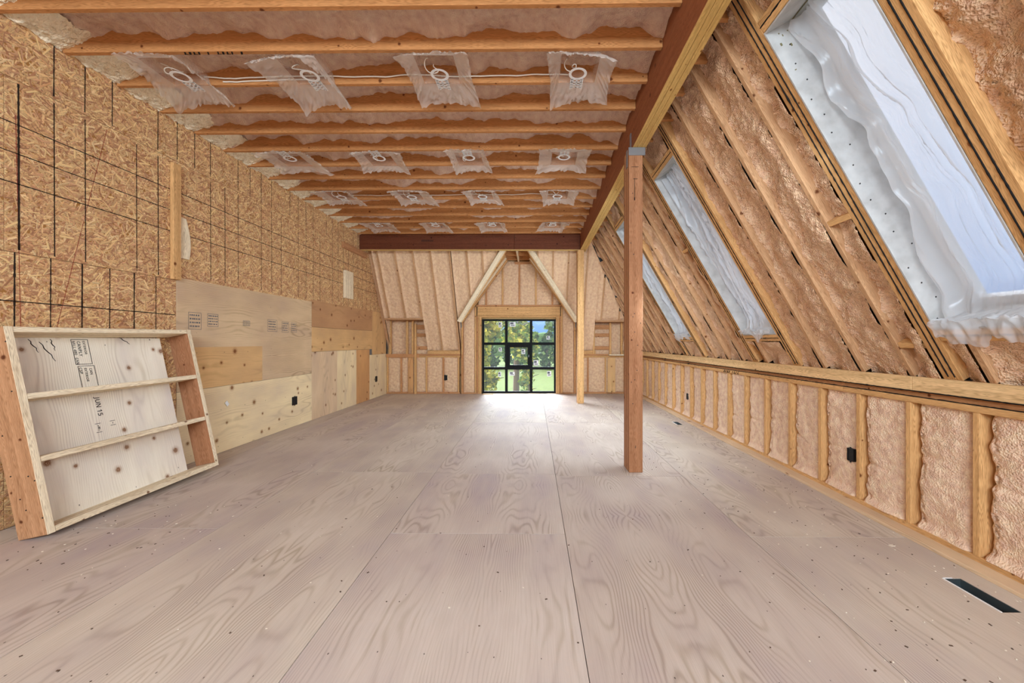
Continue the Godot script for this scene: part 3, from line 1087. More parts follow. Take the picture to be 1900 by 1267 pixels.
func build_back_wall() -> void:
	var root := setting("wall_back")
	var slope := setting("wall_back_slope")
	# outer skins
	var skin := Shape.new()
	for b in [[LEFT - 0.2, MID - 0.91, -0.4, 3.9], [MID + 0.935, 3.2, -0.4, 3.9], [MID - 0.92, MID + 0.94, 1.87, 4.2], [MID - 0.92, MID + 0.94, -0.4, -0.02]]:
		skin.box(q((b[0] + b[1]) / 2, (b[2] + b[3]) / 2, BACK + 0.2), [Vector3.RIGHT, Vector3.UP, Vector3.BACK], [(b[1] - b[0]) / 2, (b[3] - b[2]) / 2, 0.05], 0.0)
	put(skin, "wall_sheathing", M.ply_honey, root)
	var z := BACK
	# knee walls each side of the dormer
	var lefts := [LEFT + 0.03, -3.29, -3.10, -2.95, -2.66, -2.24, -1.86]
	var rights := [1.12, 1.36, 1.80, 2.28, 2.50]
	for part in [[lefts, LEFT, -1.82], [rights, 1.08, 2.57]]:
		var xs: Array = part[0]
		for x in xs:
			bar(root, "wall_stud", M.stud if rng.randf() < 0.6 else M.warm, q(x, 0.038, z + 0.045), q(x, 0.905, z + 0.045), Vector3.RIGHT, 0.038, 0.09, 0.003)
		block(root, "sole_plate", M.warm, q(part[1], 0.0, z), q(part[2], 0.038, z + 0.09), 0.003)
		block(root, "top_plate", M.stud, q(part[1], 0.905, z - 0.003), q(part[2], 0.943, z + 0.09), 0.003)
		block(root, "top_plate", M.warm, q(part[1], 0.948, z - 0.001), q(part[2], 0.985, z + 0.09), 0.003)
		for k in xs.size() - 1:
			foam_upright(root, xs[k] + 0.019, xs[k + 1] - 0.019, func(_x): return 0.038, func(_x): return 0.905, z, 0.02)
	block(root, "rim_board", M.stud, q(-2.63, 0.988, z - 0.002), q(-1.82, 1.075, z + 0.03), 0.003)
	block(root, "ledger_board", M.warm, q(LEFT + 0.005, 0.905, z - 0.03), q(-2.84, 0.99, z - 0.004), 0.003)
	block(root, "rim_board", M.stud, q(1.08, 0.988, z - 0.002), q(1.55, 1.075, z + 0.03), 0.003)
	block(root, "cabinet_panel", M.ply_honey, q(1.84, 0.04, z - 0.05), q(2.03, 0.90, z - 0.03), 0.002, 1)
	block(root, "niche_panel", M.ply_orange, q(-3.10, 0.04, z - 0.02), q(-2.98, 0.90, z - 0.004), 0.002, 1)
	bar(root, "wall_stud", M.stud, q(-2.92, 0.0, z - 0.025), q(-2.92, 1.74, z - 0.025), Vector3.RIGHT, 0.05, 0.05, 0.003)
	bar(root, "wall_stud", M.stud, q(2.27, 0.0, z - 0.03), q(2.27, 0.96, z - 0.03), Vector3.RIGHT, 0.045, 0.05, 0.003)
	block(root, "shelf_board", M.pale, q(1.86, 0.955, z - 0.14), q(2.42, 0.985, z - 0.01), 0.003)
	# recesses cut into the roof slope above the knee wall: posts, rungs of blocking and foam
	for r in [[-3.55, -2.63, 1.83, [-3.55, -3.13, -2.99], [-2.95, -2.64]], [1.48, 2.22, 1.78, [1.50, 1.91, 2.19], [1.51, 1.89]]]:
		block(root, "recess_soffit", M.rafter, q(r[0], r[2] - 0.01, 9.42), q(r[1], r[2] + 0.03, z + 0.1), 0.002)
		for side in [r[0], r[1]]:
			var s := Shape.new()
			var up := Vector3.RIGHT if side == r[0] else Vector3.LEFT
			s.quad(back_at(side, r[2], 0.05), q(side, r[2], z + 0.1), q(side, 1.0, z + 0.1), back_at(side, 1.06, 0.05), up)
			put(s, "recess_cheek", M.foam_back, root)
		for x in r[3]:
			bar(root, "recess_post", M.stud, q(x, 0.985, z - 0.01), q(x, r[2] - 0.012, z - 0.01), Vector3.RIGHT, 0.05, 0.06, 0.003)
		for y in [1.66, 1.46, 1.14]:
			bar(root, "blocking", M.warm, q(r[4][0], y, z + 0.03), q(r[4][1], y, z + 0.03), Vector3.UP, 0.11 if y > 1.5 else 0.085, 0.05, 0.003)
		foam_upright(root, r[0], r[1], func(_x): return 0.985, func(_x): return r[2] - 0.01, z + 0.05, 0.02)
	# roof slope
	var xs := [LEFT, -3.43, -3.04, -2.65, -2.26, -1.84, -1.46, -1.12, -0.80, -0.36, 0.10, 0.44, 0.78, 1.20, 1.62, 2.04, 2.46]
	for x in xs.slice(1):
		var low := maxf(back_low(x - 0.02), back_low(x + 0.02))
		var high := back_high(x + 0.02) - 0.02
		if x in [-0.36]:
			continue
		if high - low > 0.08:
			bar(slope, "rafter", M.rafter, back_at(x, low, 0.10), back_at(x, high, 0.10), Vector3.RIGHT, 0.038, 0.2, 0.003)
	var cuts := xs.duplicate()
	for x in [-3.55, -2.63, MID - 1.44, MID + 1.44, 1.48, 2.22, 2.60]:
		cuts.append(x)
	cuts.sort()
	for k in cuts.size() - 1:
		var x0: float = cuts[k] + (0.019 if cuts[k] in xs and k > 0 else 0.0)
		var x1: float = cuts[k + 1] - (0.019 if cuts[k + 1] in xs else 0.0)
		if x1 - x0 < 0.02 or maxf(back_low(x0 + 0.001), back_low(x1 - 0.001)) > 3.6 and absf((x0 + x1) / 2 - MID) < 0.1:
			continue
		var w := x1 - x0
		var s := Shape.new()
		s.grid(maxi(4, int(w / 0.024)), 96, func(u: float, v: float) -> Vector3:
			var x := x0 + u * w
			var low := back_low(clampf(x, x0 + 0.001, x1 - 0.001))
			var high := maxf(low, back_high(x) + 0.02)
			var y := low + v * (high - low)
			var e := minf(u, 1.0 - u) * w
			var p := back_at(x, y)
			var d := 0.040 + lumps(p, 0.02, 0.004) - 0.022 * exp(-e * e / 0.0009) + 0.004 * sin(y * 60.0 + 3.0 * na.get_noise_2d(x * 5.0, y * 3.0)) * smoothstep(0.0, 0.08, e)
			if x < LEFT + 0.1:
				d += 0.10 * (1.0 - (x - LEFT) / 0.1)
			d -= 0.03 * (1.0 - smoothstep(0.0, 0.1, high - y))
			return back_at(x, y, d)
		, Vector3(0, -0.48, 0.87))
		put(s, "foam_panel", M.foam_back, slope)
	var out := Shape.new()
	for b in [[LEFT - 0.2, -3.56, 0.8, 3.9], [-3.56, -2.62, 1.86, 3.9], [-2.62, MID - 1.40, 0.8, 3.9], [MID + 1.40, 1.47, 0.8, 3.9], [1.47, 2.23, 1.81, 3.9], [2.23, 3.1, 0.8, 3.9]]:
		out.quad(back_at(b[0], b[2], 0.22), back_at(b[1], b[2], 0.22), back_at(b[1], b[3], 0.22), back_at(b[0], b[3], 0.22), Vector3(0, -0.48, 0.87))
	put(out, "roof_deck", M.outer, slope)
	build_dormer()


func foam_upright(root: Node, x0: float, x1: float, low: Callable, high: Callable, z: float, depth: float) -> void:
	var w := x1 - x0
	if w < 0.02:
		return
	var s := Shape.new()
	s.grid(maxi(3, int(w / 0.022)), 44, func(u: float, v: float) -> Vector3:
		var x := x0 + u * w
		var a: float = low.call(x)
		var b: float = maxf(a + 0.001, high.call(x))
		var y := a + v * (b - a)
		var e := minf(minf(u, 1.0 - u) * w, minf(v, 1.0 - v) * (b - a))
		var p := q(x, y, z)
		var d := depth + 0.02 * exp(-e * e / 0.0005) + lumps(p, 0.016, 0.005) + 0.005 * sin(y * 75.0 + 4.0 * na.get_noise_2d(x * 4.0, y * 2.0))
		return q(x, y, z + maxf(d, -0.004))
	, Vector3.BACK)
	put(s, "foam_panel", M.foam_back, root)


func build_dormer() -> void:
	var root := setting("wall_back_dormer")
	var z := BACK
	# window surround: jack studs, header and plates
	for x in [MID - 0.945, MID - 0.985, MID - 1.03, MID + 0.955, MID + 0.995, MID + 1.04]:
		bar(root, "jack_stud", M.stud if absf(x - MID) < 1.0 else M.warm, q(x, 0.0, z + 0.045), q(x, 1.93, z + 0.045), Vector3.RIGHT, 0.037, 0.10, 0.003)
	for x in [MID - 1.4, MID + 1.4]:
		bar(root, "corner_stud", M.warm, q(x, 0.0, z + 0.03), q(x, 1.8, z + 0.03), Vector3.RIGHT, 0.05, 0.1, 0.003)
		bar(root, "corner_stud", M.stud, q(x, 0.98, z - 0.03), q(x, 1.8, z - 0.03), Vector3.RIGHT, 0.03, 0.04, 0.003)
	block(root, "window_header", M.stud, q(MID - 1.02, 1.94, z - 0.004), q(MID + 1.03, 2.165, z + 0.09), 0.004)
	block(root, "header_plate", M.warm, q(MID - 1.06, 2.17, z), q(MID + 1.07, 2.208, z + 0.09), 0.003)
	block(root, "header_plate", M.stud, q(MID - 1.03, 1.895, z - 0.002), q(MID + 1.04, 1.935, z + 0.09), 0.003)
	for s in [-1.0, 1.0]:
		bar(root, "king_stud", M.stud, q(MID + s * 1.075, 0.0, z + 0.045), q(MID + s * 1.075, 2.16, z + 0.045), Vector3.RIGHT, 0.036, 0.09, 0.003)
		var a: float = minf(MID + s * 1.37, MID + s * 1.10)
		foam_upright(root, a, a + 0.27, func(_x): return 0.02, func(x): return dormer_low(x - MID), z, 0.012)
		block(root, "sole_plate", M.warm, q(minf(MID + s * 1.42, MID + s * 0.93), 0.0, z - 0.004), q(maxf(MID + s * 1.42, MID + s * 0.93), 0.03, z + 0.09), 0.003)
	# gable studs and foam over the window
	var xs := [MID - 1.02, MID - 0.81, MID - 0.40, MID + 0.02, MID + 0.43, MID + 0.84, MID + 1.02]
	for k in range(1, 6):
		bar(root, "gable_stud", M.warm if k % 2 else M.stud, q(xs[k], 2.208, z + 0.045), q(xs[k], minf(3.3, dormer_low(xs[k] - MID)), z + 0.045), Vector3.RIGHT, 0.04, 0.09, 0.003)
	for k in 6:
		foam_upright(root, xs[k] + 0.02, xs[k + 1] - 0.02, func(_x): return 2.208, func(x): return minf(3.3, dormer_low(x - MID)), z, 0.014)
	# sloping dormer roof between the gable wall and the valley
	for s in [-1.0, 1.0]:
		var sheet := Shape.new()
		sheet.grid(24, 8, func(u: float, v: float) -> Vector3:
			var y := lerpf(1.80, 3.30, u)
			var x: float = MID + s * (1.385 - (y - 1.8) * 0.73)
			var zv := 8.65 + (3.283 - y) / 1.817
			return q(x + s * (0.02 + 0.01 * na.get_noise_2d(u * 7.0, v * 3.0)), y + 0.02, lerpf(zv, z + 0.1, v))
		, Vector3(-s, -0.7, 0), Vector2(1.9, 0.8))
		put(sheet, "dormer_sheathing", M.foam_back, root)
		var line := func(y: float, dz: float, dx: float) -> Vector3:
			return q(MID + s * (1.385 - (y - 1.8) * 0.73 + dx), y, minf(z - 0.02, 8.65 + (3.283 - y) / 1.817 + dz))
		for ply in [[-0.012, 0.018, "pale"], [0.036, 0.006, "pale"], [0.09, -0.008, "stud"]]:
			var side := Vector3(s, 0.3, 0.6)
			bar(root, "valley_rafter", M[ply[2]], line.call(1.78, ply[0], ply[1]), line.call(3.36, ply[0], ply[1]), side, 0.10, 0.036, 0.003)
		for k in 3:
			var zz := 9.2 + 0.28 * k
			var y0 := maxf(1.8, 3.283 - (zz - 8.65) * 1.817 + 0.05)
			bar(root, "jack_rafter", M.pale if k == 1 else M.stud, q(MID + s * (1.385 - (y0 - 1.8) * 0.73), y0, zz), q(MID + s * (1.385 - (3.3 - 1.8) * 0.73), 3.3, zz), Vector3(0, 0, 1), 0.038, 0.06, 0.003)
		var cheek := Shape.new()
		cheek.tri(back_at(MID + s * 1.43, 1.80, 0.02), q(MID + s * 1.43, 1.80, z + 0.1), q(MID + s * 1.43, 1.0, z + 0.1), Vector3(-s, 0, 0))
		put(cheek, "dormer_cheek", M.foam_back, root)
	# the flat top: ties, ridge board and deck
	block(root, "dormer_deck", M.warm, q(MID - 0.45, 3.40, 8.50), q(MID + 0.45, 3.43, z + 0.1), 0.0)
	for zz in [9.25, 9.72]:
		bar(root, "collar_tie", M.joist, q(MID - 0.31, 3.345, zz), q(MID + 0.31, 3.345, zz), Vector3.UP, 0.09, 0.038, 0.003)
	block(root, "ridge_board", M.pale, q(MID - 0.02, 3.285, 8.56), q(MID + 0.02, 3.40, z), 0.003, 2)
	block(root, "gable_plate", M.warm, q(MID - 0.1, 3.22, z - 0.01), q(MID + 0.33, 3.29, z + 0.05), 0.003)
	var roof := Shape.new()
	roof.box(q(MID, 3.62, 9.2), [Vector3.RIGHT, Vector3.UP, Vector3.BACK], [1.9, 0.03, 0.8], 0.0)
	for s in [-1.0, 1.0]:
		roof.quad(q(MID + s * 1.6, 1.7, 9.56), q(MID + s * 0.2, 3.62, 8.52), q(MID + s * 0.2, 3.62, z + 0.5), q(MID + s * 1.6, 1.7, z + 0.5), Vector3(-s, -0.7, 0))
	put(roof, "roof_deck", M.outer, root)


# ---------------------------------------------------------------- skylights and their plastic
func build_skylights() -> void:
	var n := Vector3(0.866, 0.5, 0)
	var up := Vector3(-0.5, 0.866, 0)
	var k := 0
	for s in skylights():
		k += 1
		var root := setting("window_%d" % (k + 1) if k < 4 else "window_%d" % (k + 2))  # the last two skylights are added out of view for their fill lamps
		var z0: float = s[0]
		var z1: float = s[1]
		for z in [z0 + 0.006, z1 - 0.006]:
			bar(root, "reveal_board", M.white_board, slope_at(z, SKY_SILL, 0.14), slope_at(z, SKY_HEAD, 0.14), n, 0.285, 0.011, 0.001)
		for y in [SKY_SILL + 0.006, SKY_HEAD - 0.006]:
			bar(root, "reveal_board", M.white_board, slope_at(z0 + 0.012, y, 0.14), slope_at(z1 - 0.012, y, 0.14), n, 0.285, 0.011, 0.001)
		for z in [z0 + 0.035, z1 - 0.035]:
			bar(root, "sash_rail", M.sash, slope_at(z, SKY_SILL + 0.01, 0.30), slope_at(z, SKY_HEAD - 0.01, 0.30), n, 0.06, 0.05, 0.004)
		for y in [SKY_SILL + 0.03, SKY_HEAD - 0.03]:
			bar(root, "sash_rail", M.sash, slope_at(z0 + 0.06, y, 0.30), slope_at(z1 - 0.06, y, 0.30), n, 0.06, 0.05, 0.004)
		bar(root, "glass_pane", M.glass, slope_at((z0 + z1) / 2, SKY_SILL + 0.03, 0.31), slope_at((z0 + z1) / 2, SKY_HEAD - 0.03, 0.31), Vector3(0, 0, 1), z1 - z0 - 0.1, 0.006, 0.0)
		if k > 3:
			continue
		if k == 1:
			for j in 17:
				var y := lerpf(SKY_HEAD - 0.12, SKY_SILL + 0.05, j / 16.0)
				var c := slope_at(z1 - 0.0125, y, 0.035 + 0.05 * rng.randf() * (1.0 if j % 3 else 2.0))
				var dot := Shape.new()
				dot.box(c, [n, up, Vector3.BACK], [0.004, 0.004, 0.0015], 0.001)
				put(dot, "nail_head", M.nail, root)
			for j in 12:
				var y := SKY_HEAD - 0.04 - 0.25 * pow(rng.randf(), 2.0)
				var dot := Shape.new()
				dot.box(slope_at(z1 - 0.0118, y, 0.05 + 0.2 * rng.randf()), [n, up, Vector3.BACK], [rng.randf_range(0.002, 0.009), rng.randf_range(0.002, 0.01), 0.0006], 0.0)
				put(dot, "mold_spot", M.mold, root)
			bar(root, "mold_streak", M.mold, slope_at(z1 - 0.02, SKY_HEAD - 0.014, 0.18), slope_at(z0 + 0.05, SKY_HEAD - 0.014, 0.17), n, 0.012, 0.002, 0.0)
		build_film(z0, z1, k)


func build_film(z0: float, z1: float, k: int) -> void:
	var s := Shape.new()
	var seed := k * 17.0
	var n := Vector3(0.866, 0.5, 0)
	var inset := 0.10 if k == 1 else 0.02
	var pleat := 1.0 if k == 1 else 2.1
	s.grid(110, 260, func(u: float, v: float) -> Vector3:
		# u runs from the near side to the far side, v from the head down to the sill and over it
		var wav := na.get_noise_2d(v * 3.2, seed)
		var out := inset * (0.75 + 0.9 * wav) * smoothstep(0.02, 0.12, v) * (1.0 - smoothstep(0.86, 0.93, v))
		var z := lerpf(z0 + (0.016 if k == 1 else 0.05 + 0.03 * wav), z1 - 0.02 - maxf(out, 0.0), u)
		var e := minf(u, 1.0 - u)
		var ridge := na.get_noise_2d(u * 2.6 + 0.7 * v, v * 0.75 + seed)
		var fold := pow(1.0 - absf(nb.get_noise_2d(u * 3.4 + 0.9 * v * (1.0 if k == 1 else -0.6), v * 0.55 + seed + 4.0)), 4.0)
		var fine := nc.get_noise_2d(u * 6.0 + v, v * 1.2 + seed)
		var d := (0.205 if k == 1 else 0.16) - (0.085 if k == 1 else 0.05) * exp(-e * e / 0.006) - 0.055 * ridge - 0.026 * pleat * fold + 0.008 * fine
		d -= (0.006 if k == 1 else 0.035) * pow(1.0 - absf(nb.get_noise_2d(u * 9.0 - 1.2 * v, v * 0.9 + seed)), 9.0) + 0.008 * pow(1.0 - absf(na.get_noise_2d(u * 5.0 + 3.2 * v, v * 1.3 + seed)), 8.0)
		var y := lerpf(SKY_HEAD - 0.02, SKY_SILL + 0.045, minf(v / 0.87, 1.0))
		y -= 0.05 * smoothstep(0.0, 0.03, 0.03 - v) * absf(na.get_noise_1d(u * 6.0 + seed))
		if v > 0.80:
			var b := smoothstep(0.80, 0.955, v)
			var rim := na.get_noise_2d(u * 3.0 + seed, 8.0)
			d = lerpf(d, -0.035 + 0.04 * rim * (1.0 - 2.0 * absf(u - 0.5)), b)
			y += b * (0.02 * na.get_noise_3d(u * 6.0, v * 18.0, seed) + 0.018)
			d += b * 0.025 * nb.get_noise_3d(u * 7.0 + 2.0, v * 22.0, seed)
			var drop := maxf(0.0, v - 0.955) / 0.045
			y -= drop * (0.075 + 0.13 * na.get_noise_1d(u * 1.7 + seed))
			if u < 0.05:
				z = z0 + 0.016
		var p := slope_at(z, y, d)
		return p
	, -n, Vector2(1, 3))
	var says := ["crumpled translucent plastic sheet in the nearest, largest skylight, spilling over its sill", "gathered clear plastic sheet filling the middle skylight beside the front timber post", "plastic sheet hung in the farthest skylight, partly hidden behind the front timber post"]
	tag(put(s, "plastic_sheet", M.film), says[k - 1], "plastic sheet", "plastic sheets in the skylights")


# ---------------------------------------------------------------- the window in the far wall
func build_back_window() -> void:
	var root := setting("window_1")
	var z := BACK + 0.02
	var xs := [[-1.275, -1.228], [-0.7035, -0.640], [-0.0845, -0.0215], [0.516, 0.562]]
	var ys := [[0.006, 0.06], [0.60, 0.664], [1.213, 1.278], [1.81, 1.858]]
	for x in xs:
		block(root, "mullion", M.black_frame, q(x[0], 0.006, z), q(x[1], 1.858, z + 0.07), 0.004, 1)
	for y in ys:
		block(root, "transom", M.black_frame, q(-1.275, y[0], z + 0.003), q(0.562, y[1], z + 0.067), 0.004, 0)
	block(root, "sash_stile", M.black_frame, q(-0.64, 0.664, z - 0.008), q(-0.583, 1.213, z + 0.05), 0.004, 1)
	block(root, "sash_stile", M.black_frame, q(-0.141, 0.664, z - 0.008), q(-0.0845, 1.213, z + 0.05), 0.004, 1)
	block(root, "sash_rail", M.black_frame, q(-0.583, 0.664, z - 0.008), q(-0.141, 0.716, z + 0.05), 0.004, 0)
	block(root, "sash_rail", M.black_frame, q(-0.583, 1.153, z - 0.008), q(-0.141, 1.213, z + 0.05), 0.004, 0)
	block(root, "sash_handle", M.steel, q(-0.12, 0.91, z - 0.03), q(-0.105, 0.97, z - 0.006), 0.003)
	for a in 3:
		for b in 3:
			block(root, "glass_pane", M.glass, q(xs[a][1] - 0.005, ys[b][1] - 0.005, z + 0.033), q(xs[a + 1][0] + 0.005, ys[b + 1][0] + 0.005, z + 0.038), 0.0)
	for p in [[928, 602, 6, 10], [951, 601, 11, 9], [1017, 626, 6, 7], [928, 648, 6, 7], [971, 652, 7, 9], [994.5, 673, 9, 10], [927, 694, 6, 9], [950, 693, 10, 7], [1019, 693, 8, 10]]:
		var c := Vector2((p[0] - 989.5) * 0.01344, HEAD - (p[1] - 633.0) * 0.01344)
		var w: float = p[2] * 0.0066
		var h: float = p[3] * 0.0066
		var st := block(root, "sticker", M.paper, q(c.x - w, c.y - h, z + 0.031), q(c.x + w, c.y + h, z + 0.032), 0.0)
		block(st, "sticker_print", M.grey_print, q(c.x - w * 0.8, c.y, z + 0.0304), q(c.x + w * 0.3, c.y + h * 0.8, z + 0.0309), 0.0)
		block(st, "sticker_print", M.grey_print, q(c.x - w * 0.6, c.y - h * 0.6, z + 0.0304), q(c.x + w * 0.7, c.y - h * 0.25, z + 0.0309), 0.0)
	block(root, "frame_bracket", M.stud, q(-1.25, 0.0, z - 0.16), q(-0.98, 0.012, z - 0.12), 0.002)


# ---------------------------------------------------------------- beams and posts
func build_beams() -> void:
	var b := thing("timber_beam", q(1.055, 3.23, 0), "long built-up timber beam running away from the lens under the joists, yellow laminated underside", "beam", "", "thing")
	for k in 3:
		var x := 0.988 + 0.0446 * k
		block(b, "beam_ply", M.beam, q(x, 3.232, FRONT + 0.05), q(x + 0.0436, 3.66, 8.50), 0.002, 2)
		block(b, "beam_edge", M.ply_edge, q(x + 0.001, 3.226, FRONT + 0.05), q(x + 0.0426, 3.2335, 8.50), 0.001, 2)
	var c := thing("timber_beam", q(-1.3, 3.23, 8.34), "dark red-brown cross beam spanning the far end above the sloped foam wall", "beam", "", "thing")
	for r in [[LEFT + 0.002, -0.405], [-0.400, 0.986]]:
		block(c, "beam_ply", M.beam_dark, q(r[0], 3.236, 8.335), q(r[1], 3.64, 8.425), 0.002, 0)
	block(c, "beam_edge", M.ply_edge, q(LEFT + 0.002, 3.226, 8.338), q(0.986, 3.237, 8.425), 0.001, 0)
	var marks := Shape.new()
	for k in 9:
		var x := -2.35 + 0.028 * k
		marks.quad(q(x, 3.40, 8.3335), q(x + 0.013, 3.40, 8.3335), q(x + 0.02, 3.44, 8.3335), q(x + 0.008, 3.44, 8.3335), Vector3.BACK)
	put(marks, "ink_mark", M.ink, c)
	# posts of five plies
	var p := thing("timber_post", q(1.017, 0, 4.03), "tall built-up timber post with a steel cap, standing nearest under the long beam", "post", "", "thing")
	for k in 5:
		var z := 3.93 + 0.0438 * k
		block(p, "post_ply", M.post if k % 2 == 0 else M.warm_post, q(0.949, 0.0, z), q(1.086, 3.222, z + 0.043), 0.003, 1)
	block(p, "steel_cap", M.steel, q(0.944, 3.145, 3.924), q(1.11, 3.224, 3.9285), 0.001)
	block(p, "steel_strap", M.steel, q(0.942, 3.05, 3.98), q(0.9475, 3.224, 4.03), 0.001)
	block(p, "steel_strap", M.steel, q(0.98, 3.23, 3.99), q(0.987, 3.40, 4.04), 0.001)
	var ink := Shape.new()
	for r in [[1.003, 2.70, 0.004, 0.22], [0.99, 2.91, 0.045, 0.005], [0.975, 3.03, 0.07, 0.004], [1.0, 2.70, 0.01, 0.03]]:
		ink.quad(q(r[0], r[1], 3.9292), q(r[0] + r[2], r[1], 3.9292), q(r[0] + r[2], r[1] + r[3], 3.9292), q(r[0], r[1] + r[3], 3.9292), Vector3.BACK)
	put(ink, "ink_mark", M.ink, p)
	for k in 14:
		var at := q(0.965 + 0.1 * rng.randf(), rng.randf_range(0.2, 3.0), 3.9295)
		var dot := Shape.new()
		dot.box(at, [Vector3.RIGHT, Vector3.UP, Vector3.BACK], [0.004, 0.004, 0.001], 0.0)
		put(dot, "nail_head", M.nail, p)
	var r := thing("timber_post", q(0.993, 0, 8.4), "thinner-looking timber post at the far end of the long beam, beside the grid window", "post", "", "thing")
	for k in 4:
		var z := 8.30 + 0.05 * k
		block(r, "post_ply", M.stud if k % 2 == 0 else M.warm_post, q(0.927, 0.0, z), q(1.06, 3.222, z + 0.049), 0.003, 1)


# ---------------------------------------------------------------- the leaning shelf frame
func lean(l: float, b: float, z: float) -> Vector3:
	var rise := 0.012 * (z - 2.58)
	return q(-3.165 - 0.208 * l - 0.978 * b, 0.041 + 0.978 * l - 0.208 * b + rise, z)


func build_frame() -> void:
	var u := Vector3(-0.208, 0.978, 0)
	var bd := Vector3(-0.978, -0.208, 0)
	var t := thing("shelf_frame", q(-3.26, 0, 3.28), "open wooden box frame with two rails and plywood back, leaning on the strand board wall", "shelf frame")
	var deep := 0.195
	bar(t, "side_board", M.shaded_tan_board, lean(0, deep / 2, 2.602), lean(1.39, deep / 2, 2.602), bd, deep, 0.044, 0.003)
	bar(t, "side_board", M.shaded_dark_board, lean(0.04, deep / 2, 3.968), lean(1.39, deep / 2, 3.968), bd, deep, 0.04, 0.003)
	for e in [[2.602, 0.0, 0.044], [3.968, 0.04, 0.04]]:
		bar(t, "lit_edge_strip", M.pale, lean(e[1], -0.001, e[0]), lean(1.39, -0.001, e[0]), Vector3.FORWARD, e[2], 0.004, 0.001)  # added pale strips paint the lit front edges of the side boards
	bar(t, "top_board", M.pale, lean(1.37, deep / 2, 2.625), lean(1.37, deep / 2, 3.947), bd, deep, 0.038, 0.003)
	bar(t, "bottom_board", M.pale, lean(0.02, deep / 2, 2.625), lean(0.02, deep / 2, 3.99), bd, deep, 0.038, 0.003)
	bar(t, "shelf_rail", M.pale, lean(0.915, deep / 2 - 0.006, 2.625), lean(0.915, deep / 2 - 0.006, 3.947), bd, deep - 0.014, 0.038, 0.003)
	bar(t, "shelf_rail", M.pale, lean(0.49, deep / 2 - 0.006, 2.625), lean(0.49, deep / 2 - 0.006, 3.947), bd, deep - 0.014, 0.038, 0.003)
	var panel := bar(t, "back_panel", M.ply_white, lean(0.0, deep - 0.004, 3.235), lean(1.35, deep - 0.004, 3.235), Vector3.FORWARD, 1.22, 0.011, 0.001)
	# printed stamps, read downwards
	var basis := Basis(-u, Vector3.FORWARD, -bd)
	var b0 := deep - 0.0105
	for r in [[1.235, 3.16, 0.20, 0.115], [1.015, 3.17, 0.21, 0.115]]:
		var s := Shape.new()
		for e in [[-1, 0], [1, 0], [0, -1], [0, 1]]:
			var hl: float = r[2] / 2 if e[0] == 0 else 0.0018
			var hz: float = r[3] / 2 if e[1] == 0 else 0.0018
			s.box(lean(r[0] + e[0] * r[2] / 2, b0, r[1] + e[1] * r[3] / 2), [u, Vector3.FORWARD, bd], [hl, hz, 0.0004], 0.0)
		put(s, "stamp_border", M.ink, t)
	for w in [["MILL 480", 1.325, 3.118, 0.020], ["CAN", 1.19, 3.118, 0.020], ["CANPLY", 1.322, 3.152, 0.024], ["EXTERIOR", 1.325, 3.188, 0.018], ["CSP", 1.11, 3.128, 0.022], ["EXTERIOR", 1.105, 3.162, 0.018], ["CAN", 1.10, 3.198, 0.020], ["JUN 15", 0.86, 3.20, 0.036], ["|-=-|", 0.66, 3.17, 0.03], ["|-|", 0.66, 3.28, 0.03]]:
		var m := TextMesh.new()
		m.text = w[0]
		m.font_size = 32
		m.pixel_size = float(w[3]) / 24.0
		m.depth = 0.0006
		m.horizontal_alignment = HORIZONTAL_ALIGNMENT_LEFT
		var o := MeshInstance3D.new()
		o.name = "stamp_text"
		o.mesh = m
		o.material_override = M.ink
		o.transform = Transform3D(basis, lean(w[1], b0 - 0.0004, w[2]) - t.position)
		t.add_child(o, true)
	for r in [[1.32, 2.84, 0.10, 0.12], [1.30, 2.90, 0.15, 0.2], [1.32, 2.97, 0.09, 0.05], [1.33, 3.47, 0.06, 0.2]]:
		var s := Shape.new()
		var pts := []
		var rad := []
		for k in 7:
			pts.append(lean(r[0] - r[2] * k / 6.0 + 0.02, b0, r[1] + r[3] * 0.4 * k / 6.0 + 0.006 * sin(k * 2.0)))
			rad.append(0.0035 * (1.0 - absf(k - 2.5) / 6.0))
		s.tube(pts, rad, 5)
		put(s, "split", M.ink, t)
	for k in 12:
		var s := Shape.new()
		s.box(lean(rng.randf_range(0.05, 1.3), 0.19 * rng.randf(), 2.579), [u, bd, Vector3.FORWARD], [0.004, 0.004, 0.001], 0.0)
		put(s, "nail_head", M.nail, t)


